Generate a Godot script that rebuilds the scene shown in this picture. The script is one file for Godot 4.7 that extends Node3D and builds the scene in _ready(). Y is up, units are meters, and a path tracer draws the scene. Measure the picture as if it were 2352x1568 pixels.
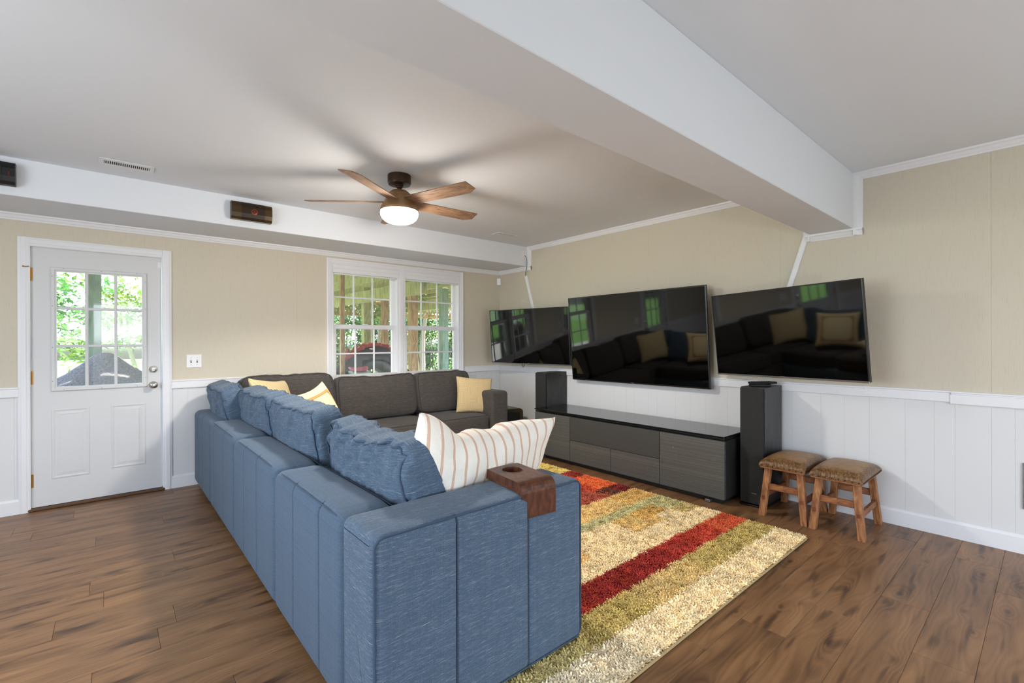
extends Node3D

var M := {}
var taken := {}
var rng := RandomNumberGenerator.new()
var nz := FastNoiseLite.new()

const CEIL := 2.49
const SOF_Z := 0.605
const SOF_Y := 2.24
const BEAM_Y := 2.09
const BEAM_A := 3.82
const BEAM_B := 4.10
const RAIL := 0.946


func _ready() -> void:
	rng.seed = 7
	nz.seed = 3
	nz.noise_type = FastNoiseLite.TYPE_SIMPLEX_SMOOTH
	nz.fractal_octaves = 2
	nz.frequency = 1.0
	set_camera_and_light()
	make_materials()
	build_shell()
	build_floor()
	build_trim()
	build_door()
	build_windows()
	build_fan()
	build_ceiling_things()
	build_tvs()
	build_media()
	build_rug()
	build_sofa()
	build_pillows()
	build_stools()
	build_small()
	build_fill_lamps()
	build_outdoors()


# ------------------------------------------------------------------ camera, sky, light
func set_camera_and_light() -> void:
	var cam := Camera3D.new()
	cam.name = "camera"
	var yaw := 0.712494792
	var pitch := -0.00127972
	var roll := -0.00310059
	var f := Vector3(sin(yaw) * cos(pitch), sin(pitch), -cos(yaw) * cos(pitch))
	var r := Vector3(cos(yaw), 0, sin(yaw))
	var u := r.cross(f)
	var r2 := r * cos(roll) + u * sin(roll)
	var u2 := -r * sin(roll) + u * cos(roll)
	cam.transform = Transform3D(Basis(r2, u2, -f), Vector3(-4.13833, 1.28, 5.05827))
	cam.fov = 72.0538
	cam.near = 0.05
	cam.far = 200.0
	add_child(cam)
	cam.current = true

	var env := Environment.new()
	env.background_mode = Environment.BG_SKY
	var sky := Sky.new()
	var sm := ProceduralSkyMaterial.new()
	sm.sky_top_color = Color(0.62, 0.76, 0.95)
	sm.sky_horizon_color = Color(0.93, 0.95, 0.97)
	sm.ground_horizon_color = Color(0.75, 0.78, 0.72)
	sm.ground_bottom_color = Color(0.4, 0.42, 0.36)
	sm.sky_energy_multiplier = 2.3
	sky.sky_material = sm
	env.sky = sky
	env.tonemap_mode = Environment.TONE_MAPPER_LINEAR
	env.tonemap_exposure = 1.1
	env.sdfgi_enabled = true
	env.ssao_enabled = true
	env.ssil_enabled = true
	var we := WorldEnvironment.new()
	we.name = "environment"
	we.environment = env
	add_child(we)

	var sun := DirectionalLight3D.new()
	sun.name = "sun"
	sun.light_energy = 11.0
	sun.light_color = Color(1.0, 0.96, 0.88)
	sun.light_angular_distance = 0.6
	sun.shadow_enabled = true
	add_child(sun)
	sun.look_at_from_position(Vector3(6, 9, -1.5), Vector3.ZERO)

	# added fill light, set in an unseen sliding door behind the camera
	area_light("added_door_fill", Vector3(-3.0, 1.12, 8.05), 0.0, Vector2(2.7, 1.95), 2.2, Color(0.93, 0.97, 1.0))
	# added fill light, set in an unseen double window of the left wall
	area_light("added_window_fill", Vector3(-6.5, 1.5, 3.3), -PI / 2, Vector2(2.3, 1.25), 5.9, Color(0.93, 0.97, 1.0))


func area_light(called: String, at: Vector3, turn: float, size: Vector2, energy: float, c: Color) -> void:
	var l := AreaLight3D.new()
	l.name = called
	l.area_size = size
	l.light_energy = energy
	l.light_color = c
	l.area_range = 20.0
	l.area_attenuation = 2.0
	l.shadow_enabled = true
	l.position = at
	l.rotation.y = turn
	add_child(l)


# ------------------------------------------------------------------ object helpers
func numbered(n: String) -> String:
	if not taken.has(n):
		taken[n] = 0
		return n
	taken[n] += 1
	return "%s_%03d" % [n, taken[n]]


func thing(called: String, label: String, category: String, at := Vector3.ZERO, turn := 0.0, group := "") -> Node3D:
	var o := Node3D.new()
	o.name = numbered(called)
	o.position = at
	o.rotation.y = turn
	add_child(o, true)
	tag(o, label, category, group)
	return o


func tag(o: Node, label: String, category: String, group := "") -> void:
	o.set_meta("label", label)
	o.set_meta("category", category)
	if group != "":
		o.set_meta("group", group)


func setting(called: String) -> Node3D:
	var o := Node3D.new()
	o.name = called
	o.set_meta("kind", "structure")
	add_child(o, true)
	return o


func new_st() -> SurfaceTool:
	var st := SurfaceTool.new()
	st.begin(Mesh.PRIMITIVE_TRIANGLES)
	return st


func done(st: SurfaceTool) -> ArrayMesh:
	st.generate_normals()
	return st.commit()


func put(mesh: Mesh, called: String, mat: Material, parent: Node = self) -> MeshInstance3D:
	var o := MeshInstance3D.new()
	o.name = numbered(called) if parent == self else called
	o.mesh = mesh
	o.material_override = mat
	parent.add_child(o, true)
	return o


func part(st: SurfaceTool, called: String, mat: Material, parent: Node = self) -> MeshInstance3D:
	return put(done(st), called, mat, parent)


func boxpart(called: String, mat: Material, parent: Node, c: Vector3, s: Vector3, b := 0.002) -> MeshInstance3D:
	var st := new_st()
	box(st, c, s, b)
	return part(st, called, mat, parent)


# ------------------------------------------------------------------ shape helpers
func face(st: SurfaceTool, pts: Array, c: Vector3, uvs: Array = []) -> void:
	var n: Vector3 = (pts[1] - pts[0]).cross(pts[2] - pts[0])
	var mid := Vector3.ZERO
	for q in pts:
		mid += q
	mid /= pts.size()
	var rev := n.dot(mid - c) > 0.0
	if uvs.is_empty():
		var a := n.abs()
		for q in pts:
			if a.x >= a.y and a.x >= a.z:
				uvs.append(Vector2(q.z, q.y))
			elif a.y >= a.z:
				uvs.append(Vector2(q.x, q.z))
			else:
				uvs.append(Vector2(q.x, q.y))
	for i in range(1, pts.size() - 1):
		var t := [0, i + 1, i] if rev else [0, i, i + 1]
		for k in t:
			st.set_uv(uvs[k])
			st.add_vertex(pts[k])


func box(st: SurfaceTool, c: Vector3, s: Vector3, b := 0.0, xf := Transform3D()) -> void:
	var h := s * 0.5
	b = minf(b, minf(h.x, minf(h.y, h.z)) * 0.9)
	st.set_smooth_group(-1)
	var cc := xf * c
	for ax in 3:
		var a1 := (ax + 1) % 3
		var a2 := (ax + 2) % 3
		for sg in [-1.0, 1.0]:
			var pts := []
			var uv := []
			for k in [[-1.0, -1.0], [1.0, -1.0], [1.0, 1.0], [-1.0, 1.0]]:
				var v := Vector3.ZERO
				v[ax] = sg * h[ax]
				v[a1] = k[0] * (h[a1] - b)
				v[a2] = k[1] * (h[a2] - b)
				v += c
				pts.append(xf * v)
				uv.append(Vector2(v.z, v.y) if ax == 0 else (Vector2(v.x, v.z) if ax == 1 else Vector2(v.x, v.y)))
			face(st, pts, cc, uv)
	if b <= 0.0:
		return
	for ax in 3:
		var a1 := (ax + 1) % 3
		var a2 := (ax + 2) % 3
		for s1 in [-1.0, 1.0]:
			for s2 in [-1.0, 1.0]:
				var pts := []
				for k in [[-1.0, 0], [1.0, 0], [1.0, 1], [-1.0, 1]]:
					var v := Vector3.ZERO
					v[ax] = k[0] * (h[ax] - b)
					v[a1] = s1 * (h[a1] - (b if k[1] == 1 else 0.0))
					v[a2] = s2 * (h[a2] - (0.0 if k[1] == 1 else b))
					pts.append(xf * (v + c))
				face(st, pts, cc)
	for sx in [-1.0, 1.0]:
		for sy in [-1.0, 1.0]:
			for sz in [-1.0, 1.0]:
				face(st, [xf * (c + Vector3(sx * h.x, sy * (h.y - b), sz * (h.z - b))), xf * (c + Vector3(sx * (h.x - b), sy * h.y, sz * (h.z - b))), xf * (c + Vector3(sx * (h.x - b), sy * (h.y - b), sz * h.z))], cc)


# rows of points joined into a skin; the winding is taken from the side that faces away from the centre of each row pair
func skin(st: SurfaceTool, rows: Array, closed: bool, caps := false, group := 0, uvs: Array = []) -> void:
	st.set_smooth_group(group)
	var n: int = rows[0].size()
	var vol := 0.0
	var mid := Vector3.ZERO
	for r in rows:
		for q in r:
			mid += q
	mid /= rows.size() * n
	var m := n if closed else n - 1
	for j in rows.size() - 1:
		for i in m:
			var a: Vector3 = rows[j][i]
			var b: Vector3 = rows[j][(i + 1) % n]
			var d: Vector3 = rows[j + 1][(i + 1) % n]
			var e: Vector3 = rows[j + 1][i]
			vol += (b - a).cross(d - a).dot((a + d) * 0.5 - mid) + (d - a).cross(e - a).dot((a + d) * 0.5 - mid)
	var rev := vol > 0.0
	for j in rows.size() - 1:
		for i in m:
			var i2 := (i + 1) % n
			var q := [[j, i], [j, i2], [j + 1, i2], [j + 1, i]]
			for t in ([[0, 2, 1], [0, 3, 2]] if rev else [[0, 1, 2], [0, 2, 3]]):
				for k in t:
					var w: Array = q[k]
					if uvs.size():
						st.set_uv(uvs[w[0]][w[1]])
					else:
						st.set_uv(Vector2(float(i + (1 if k == 1 or k == 2 else 0)) / m, float(w[0]) / (rows.size() - 1)))
					st.add_vertex(rows[w[0]][w[1]])
	if caps:
		st.set_smooth_group(-1)
		face(st, Array(rows[0]), _mean(rows[1]))
		face(st, Array(rows[-1]), _mean(rows[-2]))


func _mean(r) -> Vector3:
	var m := Vector3.ZERO
	for q in r:
		m += q
	return m / r.size()


func lathe(st: SurfaceTool, prof: Array, seg := 24, xf := Transform3D(), crisp := false) -> void:
	var rows := []
	for q in prof:
		var r := PackedVector3Array()
		for i in seg:
			var a := TAU * i / seg
			r.append(xf * Vector3(q[0] * cos(a), q[1], q[0] * sin(a)))
		rows.append(r)
	if crisp:
		for j in rows.size() - 1:
			_band(st, rows[j], rows[j + 1], rows, j + 1)
	else:
		skin(st, rows, true)


func _band(st: SurfaceTool, a, b, rows: Array, group: int) -> void:
	st.set_smooth_group(group)
	var mid := Vector3.ZERO
	for r in rows:
		mid += _mean(r)
	mid /= rows.size()
	var n: int = a.size()
	for i in n:
		var k := (i + 1) % n
		var pts := [a[i], a[k], b[k], b[i]]
		var am: Vector3 = _mean(a)
		var bm: Vector3 = _mean(b)
		var ax := (bm - am)
		# outward: away from the axis, or along the axis for flat rings
		var ref := mid
		if a[i].distance_to(b[i]) > 1e-6:
			var nn: Vector3 = (pts[1] - pts[0]).cross(pts[2] - pts[0])
			if nn.length() < 1e-12:
				nn = (pts[2] - pts[0]).cross(pts[3] - pts[0])
			var c := (am + bm) * 0.5
			if ax.length() > 1e-5:
				ref = c
			var pm: Vector3 = (pts[0] + pts[1] + pts[2] + pts[3]) * 0.25
			var rev := nn.dot(pm - ref) > 0
			for t in ([[0, 2, 1], [0, 3, 2]] if rev else [[0, 1, 2], [0, 2, 3]]):
				for w in t:
					st.set_uv(Vector2(float(i) / n, 0.5))
					st.add_vertex(pts[w])


func tube(st: SurfaceTool, pts: Array, r: float, n := 8, closed := false) -> void:
	var rows := []
	var cnt := pts.size()
	var up := Vector3.UP
	for i in cnt:
		var a: Vector3 = pts[(i - 1 + cnt) % cnt] if closed or i > 0 else pts[i]
		var b: Vector3 = pts[(i + 1) % cnt] if closed or i < cnt - 1 else pts[i]
		var d := (b - a).normalized()
		if i == 0:
			up = Vector3.UP if absf(d.y) < 0.9 else Vector3.RIGHT
		var sx := d.cross(up).normalized()
		up = sx.cross(d).normalized()
		var row := PackedVector3Array()
		for k in n:
			var an := TAU * k / n
			row.append(pts[i] + (sx * cos(an) + up * sin(an)) * r)
		rows.append(row)
	if closed:
		rows.append(rows[0])
	skin(st, rows, true, not closed)


func rrect(w: float, h: float, r: float, seg := 4) -> Array:
	var out := []
	for k in 4:
		var cx := (w * 0.5 - r) * (1.0 if k == 0 or k == 3 else -1.0)
		var cy := (h * 0.5 - r) * (1.0 if k < 2 else -1.0)
		for i in seg + 1:
			var a := PI / 2 * (k + float(i) / seg)
			out.append(Vector2(cx + r * cos(a), cy + r * sin(a)))
	return out


# closed profile (a, b) swept along z of the frame, both ends rounded in, with pulled-in seams
func padded(st: SurfaceTool, prof: Array, length: float, seams: Array, xf: Transform3D, end_r := 0.025, depth := 0.006, half := 0.010, droop := 0.0, seam_dir := Vector2.ZERO) -> void:
	var norms := []
	var n := prof.size()
	for i in n:
		var d: Vector2 = (prof[(i + 1) % n] - prof[(i - 1 + n) % n]).normalized()
		norms.append(Vector2(d.y, -d.x))
	var pos := []
	for i in 6:
		var t := end_r * (1.0 - cos(PI / 2 * i / 5.0))
		pos.append([t, end_r * (1.0 - sin(PI / 2 * i / 5.0)), false])
		pos.append([length - t, end_r * (1.0 - sin(PI / 2 * i / 5.0)), false])
	for s in seams:
		for k in [[-half, 0.0], [-half * 0.6, depth * 0.15], [-half * 0.3, depth * 0.5], [-0.0012, depth], [0.0012, depth], [half * 0.3, depth * 0.5], [half * 0.6, depth * 0.15], [half, 0.0]]:
			pos.append([s + k[0], k[1], true])
	for k in range(1, 24):
		pos.append([lerpf(end_r, length - end_r, k / 24.0), 0.0, false])
	# keep the even samples out of the seams
	pos = pos.filter(func(q): return q[1] > 0.0 or seams.all(func(s): return absf(q[0] - s) >= half * 0.99))
	pos.sort_custom(func(p, q): return p[0] < q[0])
	var rows := []
	for k in pos:
		var row := PackedVector3Array()
		for i in n:
			var amt: float = k[1]
			if k[2] and seam_dir != Vector2.ZERO and norms[i].dot(seam_dir) < 0.6:
				amt = 0.0
			var q: Vector2 = prof[i] - norms[i] * amt
			if droop != 0.0 and q.y > 0.0:
				var e := minf(k[0], length - k[0])
				q.y -= droop * pow(maxf(0.0, 1.0 - e / 0.14), 2.0)
			row.append(xf * Vector3(q.x, q.y, k[0]))
		rows.append(row)
	skin(st, rows, true, true)


func blob(st: SurfaceTool, half: Vector3, p: float, n: int, deform: Callable) -> void:
	for ax in 3:
		var a1 := (ax + 1) % 3
		var a2 := (ax + 2) % 3
		for sg in [-1.0, 1.0]:
			var rows := []
			for j in n + 1:
				var row := PackedVector3Array()
				for i in n + 1:
					var q := Vector3.ZERO
					q[ax] = sg
					q[a1] = sin(PI / 4 * (2.0 * i / n - 1.0)) / sin(PI / 4)
					q[a2] = sin(PI / 4 * (2.0 * j / n - 1.0)) / sin(PI / 4)
					row.append(blob_point(q, half, p, deform))
				rows.append(row)
			_patch(st, rows)


func blob_point(q: Vector3, half: Vector3, p: float, deform: Callable) -> Vector3:
	var l := pow(pow(absf(q.x), p) + pow(absf(q.y), p) + pow(absf(q.z), p), 1.0 / p)
	return deform.call(Vector3(q.x * half.x, q.y * half.y, q.z * half.z) / l)


# an open patch of a closed shape round the origin of its own centre
func _patch(st: SurfaceTool, rows: Array) -> void:
	st.set_smooth_group(0)
	var n: int = rows[0].size()
	var a0: Vector3 = rows[rows.size() / 2][n / 2]
	var nn: Vector3 = (rows[rows.size() / 2][n / 2 + 1] - a0).cross(rows[rows.size() / 2 + 1][n / 2] - a0)
	var rev := nn.dot(a0) > 0.0
	for j in rows.size() - 1:
		for i in n - 1:
			var q := [rows[j][i], rows[j][i + 1], rows[j + 1][i + 1], rows[j + 1][i]]
			for t in ([[0, 2, 1], [0, 3, 2]] if rev else [[0, 1, 2], [0, 2, 3]]):
				for k in t:
					st.set_uv(Vector2(q[k].x, q[k].y))
					st.add_vertex(q[k])


# knife-edge pillow in its own x (width) and y (height), z is thickness
func pillow(st: SurfaceTool, w: float, h: float, t: float, n: int, deform: Callable, pinch := 0.10) -> void:
	for sg in [-1.0, 1.0]:
		var rows := []
		var uvs := []
		for j in n + 1:
			var row := PackedVector3Array()
			var ur := PackedVector2Array()
			for i in n + 1:
				row.append(pillow_point(sin(PI / 2 * (2.0 * i / n - 1.0)) * 0.5 + (2.0 * i / n - 1.0) * 0.5, sin(PI / 2 * (2.0 * j / n - 1.0)) * 0.5 + (2.0 * j / n - 1.0) * 0.5, sg, w, h, t, pinch, deform))
				ur.append(Vector2((sin(PI / 2 * (2.0 * i / n - 1.0)) * 0.5 + (2.0 * i / n - 1.0) * 0.5) * 0.5 + 0.5, 0.5 - 0.5 * (sin(PI / 2 * (2.0 * j / n - 1.0)) * 0.5 + (2.0 * j / n - 1.0) * 0.5)))
			rows.append(row)
			uvs.append(ur)
		st.set_smooth_group(0)
		for j in n:
			for i in n:
				var q := [[j, i], [j, i + 1], [j + 1, i + 1], [j + 1, i]]
				for tr in ([[0, 2, 1], [0, 3, 2]] if sg > 0 else [[0, 1, 2], [0, 2, 3]]):
					for k in tr:
						st.set_uv(uvs[q[k][0]][q[k][1]])
						st.add_vertex(rows[q[k][0]][q[k][1]])


func pillow_point(u: float, v: float, sg: float, w: float, h: float, t: float, pinch: float, deform: Callable) -> Vector3:
	var x := w * 0.5 * u * (1.0 - pinch * (1.0 - v * v) * u * u)
	var y := h * 0.5 * v * (1.0 - pinch * (1.0 - u * u) * v * v)
	var z := sg * t * 0.5 * pow(maxf(0.0, (1.0 - u * u) * (1.0 - v * v)), 0.42)
	return deform.call(Vector3(x, y, z))


# mitred frame round a rectangle: profile points are (inset from the outer edge, height)
func ring(st: SurfaceTool, x0: float, y0: float, x1: float, y1: float, prof: Array, xf := Transform3D()) -> void:
	st.set_smooth_group(-1)
	for k in prof.size() - 1:
		var a: Array = prof[k]
		var b: Array = prof[k + 1]
		var pa := [Vector3(x0 + a[0], y0 + a[0], a[1]), Vector3(x1 - a[0], y0 + a[0], a[1]), Vector3(x1 - a[0], y1 - a[0], a[1]), Vector3(x0 + a[0], y1 - a[0], a[1])]
		var pb := [Vector3(x0 + b[0], y0 + b[0], b[1]), Vector3(x1 - b[0], y0 + b[0], b[1]), Vector3(x1 - b[0], y1 - b[0], b[1]), Vector3(x0 + b[0], y1 - b[0], b[1])]
		for i in 4:
			var j := (i + 1) % 4
			var q := [xf * pa[i], xf * pa[j], xf * pb[j], xf * pb[i]]
			# right side: seen from +z the points run counter-clockwise; reverse for Godot
			for t in [[0, 2, 1], [0, 3, 2]]:
				for w in t:
					st.set_uv(Vector2(q[w].x, q[w].y))
					st.add_vertex(q[w])


# straight moulding from a to b; profile points are (along up, along out), closed against the wall
func moulding(st: SurfaceTool, a: Vector3, b: Vector3, up: Vector3, out: Vector3, prof: Array, cut_a := 0.0, cut_b := 0.0) -> void:
	st.set_smooth_group(-1)
	var d := (b - a).normalized()
	var ra := []
	var rb := []
	var c := Vector3.ZERO
	for q in prof:
		ra.append(a + up * q[0] + out * q[1] + d * q[1] * cut_a)
		rb.append(b + up * q[0] + out * q[1] - d * q[1] * cut_b)
		c += ra[-1] + rb[-1]
	c /= prof.size() * 2.0
	var n := prof.size()
	for i in n:
		var j := (i + 1) % n
		var e: Vector2 = Vector2(prof[j][0] - prof[i][0], prof[j][1] - prof[i][1])
		var outn := (up * e.y - out * e.x).normalized()
		var area := 0.0
		for k in n:
			area += prof[k][0] * prof[(k + 1) % n][1] - prof[(k + 1) % n][0] * prof[k][1]
		if area < 0.0:
			outn = -outn
		var m: Vector3 = (ra[i] + rb[j]) * 0.5
		face(st, [ra[i], ra[j], rb[j], rb[i]], m - outn)
	face(st, ra, a + d)
	face(st, rb, b - d)


func prism(st: SurfaceTool, poly: Array, z0: float, z1: float, xf := Transform3D()) -> void:
	st.set_smooth_group(-1)
	var n := poly.size()
	var pv := PackedVector2Array(poly)
	var idx := Geometry2D.triangulate_polygon(pv)
	var area := 0.0
	for i in n:
		area += poly[i].cross(poly[(i + 1) % n])
	for i in n:
		var p: Vector2 = poly[i]
		var q: Vector2 = poly[(i + 1) % n]
		var e := (q - p).normalized()
		var o := Vector2(e.y, -e.x) * signf(area)
		var m := Vector3((p.x + q.x) / 2 - o.x, (p.y + q.y) / 2 - o.y, (z0 + z1) / 2)
		face(st, [xf * Vector3(p.x, p.y, z0), xf * Vector3(q.x, q.y, z0), xf * Vector3(q.x, q.y, z1), xf * Vector3(p.x, p.y, z1)], xf * m)
	for i in range(0, idx.size(), 3):
		for z in [z0, z1]:
			face(st, [xf * Vector3(pv[idx[i]].x, pv[idx[i]].y, z), xf * Vector3(pv[idx[i + 1]].x, pv[idx[i + 1]].y, z), xf * Vector3(pv[idx[i + 2]].x, pv[idx[i + 2]].y, z)], xf * Vector3(pv[idx[i]].x, pv[idx[i]].y, (z0 + z1) / 2))


# ------------------------------------------------------------------ materials
func mat(c: Color, rough := 0.6, metal := 0.0, spec := 0.5) -> StandardMaterial3D:
	var m := StandardMaterial3D.new()
	m.albedo_color = c
	m.roughness = rough
	m.metallic = metal
	m.metallic_specular = spec
	return m


func tri(m: StandardMaterial3D, scale: Vector3, world := false) -> StandardMaterial3D:
	m.uv1_triplanar = true
	m.uv1_world_triplanar = world
	m.uv1_scale = scale
	m.uv1_triplanar_sharpness = 8.0
	return m


func tex_from(tone: PackedFloat32Array, w: int, h: int, cols: Array) -> ImageTexture:
	# cols: [position, Color] ramp
	var b := PackedByteArray()
	b.resize(w * h * 3)
	var lut := []
	for i in 256:
		var t := i / 255.0
		var c: Color = cols[0][1]
		for k in cols.size() - 1:
			if t >= cols[k][0]:
				c = cols[k][1].lerp(cols[k + 1][1], clampf((t - cols[k][0]) / maxf(1e-5, cols[k + 1][0] - cols[k][0]), 0, 1))
		lut.append([c.r8, c.g8, c.b8])
	for i in w * h:
		var q: Array = lut[clampi(int(tone[i] * 255.0), 0, 255)]
		b[i * 3] = q[0]
		b[i * 3 + 1] = q[1]
		b[i * 3 + 2] = q[2]
	return ImageTexture.create_from_image(Image.create_from_data(w, h, false, Image.FORMAT_RGB8, b))


func fabric_tone(w: int, h: int, sd: int, grain: float, slubs: int, slub_gain: float, vslubs := 0) -> PackedFloat32Array:
	var r := RandomNumberGenerator.new()
	r.seed = sd
	var t := PackedFloat32Array()
	t.resize(w * h)
	var colt := PackedFloat32Array()
	colt.resize(w)
	for x in w:
		colt[x] = r.randf_range(-0.03, 0.03)
	for y in h:
		var rt := r.randf_range(-0.05, 0.05)
		for x in w:
			t[y * w + x] = 0.42 + rt + colt[x] + r.randf_range(-grain, grain)
	for k in slubs:
		var y := r.randi() % h
		var x := r.randi() % w
		var l := r.randi_range(10, 70)
		var g := r.randf_range(0.3, 1.0) * slub_gain
		for i in l:
			var e := sin(PI * i / l)
			t[y * w + (x + i) % w] += g * e
			if l > 200:
				t[((y + 1) % h) * w + (x + i) % w] += g * e * 0.5
	for k in vslubs:
		var y := r.randi() % h
		var x := r.randi() % w
		var l := r.randi_range(10, 40)
		for i in l:
			t[((y + i) % h) * w + x] += slub_gain * 0.5 * sin(PI * i / l)
	return t


func plank_tex(sd: int) -> ImageTexture:
	var w := 1024
	var h := 160
	var n := FastNoiseLite.new()
	n.seed = sd
	n.frequency = 1.0
	n.fractal_octaves = 2
	var r := RandomNumberGenerator.new()
	r.seed = sd * 17 + 5
	var knots := []
	for k in r.randi_range(1, 3):
		knots.append([r.randf_range(0.05, 1.2), r.randf_range(0.03, 0.16), r.randf_range(0.5, 1.3), r.randf_range(0.02, 0.04)])
	var tone := PackedFloat32Array()
	tone.resize(w * h)
	var base := r.randf_range(0.40, 0.56)
	var off := r.randf_range(0, 100)
	var freq := r.randf_range(150.0, 230.0)
	for y in h:
		var v := y * 0.187 / h
		for x in w:
			var u := x * 1.28 / w
			var warp := n.get_noise_2d(u * 1.3 + off, v * 7.0)
			var phase := v * freq + warp * 13.0
			var dark := 0.0
			for k in knots:
				var du: float = (u - k[0]) * 0.42
				var dv: float = v - k[1]
				var d2: float = (du * du + dv * dv) / (k[3] * k[3])
				if d2 < 9.0:
					var e := exp(-d2)
					phase += k[2] * 16.0 * e
					dark += 0.20 * exp(-d2 * 7.0)
			var ring := sin(phase)
			ring = ring * absf(ring)
			var fib := n.get_noise_2d(u * 5.0, v * 380.0 + off)
			var big := n.get_noise_2d(u * 1.3 + 30.0 + off, v * 8.0 + 9.0)
			var sm := n.get_noise_2d(u * 2.1 - off, v * 15.0 + 50.0)
			var smudge := maxf(0.0, sm - 0.34) * 0.6
			tone[y * w + x] = base + 0.075 * ring * (0.5 + 0.9 * absf(big)) + 0.07 * fib + 0.17 * big - dark - smudge
	return tex_from(tone, w, h, [[0.0, Color8(58, 39, 25)], [0.3, Color8(102, 72, 47)], [0.5, Color8(136, 99, 66)], [0.75, Color8(162, 121, 83)], [1.0, Color8(186, 145, 104)]])


func wood_tex(sd: int, w: int, h: int, cols: Array, along_v: bool, freq: float, warp_amt: float) -> ImageTexture:
	var n := FastNoiseLite.new()
	n.seed = sd
	n.frequency = 1.0
	n.fractal_octaves = 2
	var tone := PackedFloat32Array()
	tone.resize(w * h)
	for y in h:
		for x in w:
			var u := (float(y) / h if along_v else float(x) / w)
			var v := (float(x) / w if along_v else float(y) / h)
			var wp := n.get_noise_2d(u * 2.0, v * 3.0)
			var ring := sin(v * freq + wp * warp_amt)
			var fib := n.get_noise_2d(u * 14.0, v * 130.0)
			tone[y * w + x] = 0.5 + 0.16 * ring + 0.24 * fib + 0.25 * n.get_noise_2d(u * 3.0 + 40.0, v * 4.0)
	return tex_from(tone, w, h, cols)


func noise_tex(sd: int, sx: float, sy: float, oct: int, cols: Array, size := 256) -> NoiseTexture2D:
	var n := FastNoiseLite.new()
	n.seed = sd
	n.noise_type = FastNoiseLite.TYPE_SIMPLEX_SMOOTH
	n.frequency = sx
	n.fractal_octaves = oct
	var t := NoiseTexture2D.new()
	t.width = size
	t.height = int(size * sy)
	t.seamless = true
	t.noise = n
	if cols.size():
		var g := Gradient.new()
		g.offsets = PackedFloat32Array(cols.map(func(c): return c[0]))
		g.colors = PackedColorArray(cols.map(func(c): return c[1]))
		t.color_ramp = g
	return t


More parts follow.
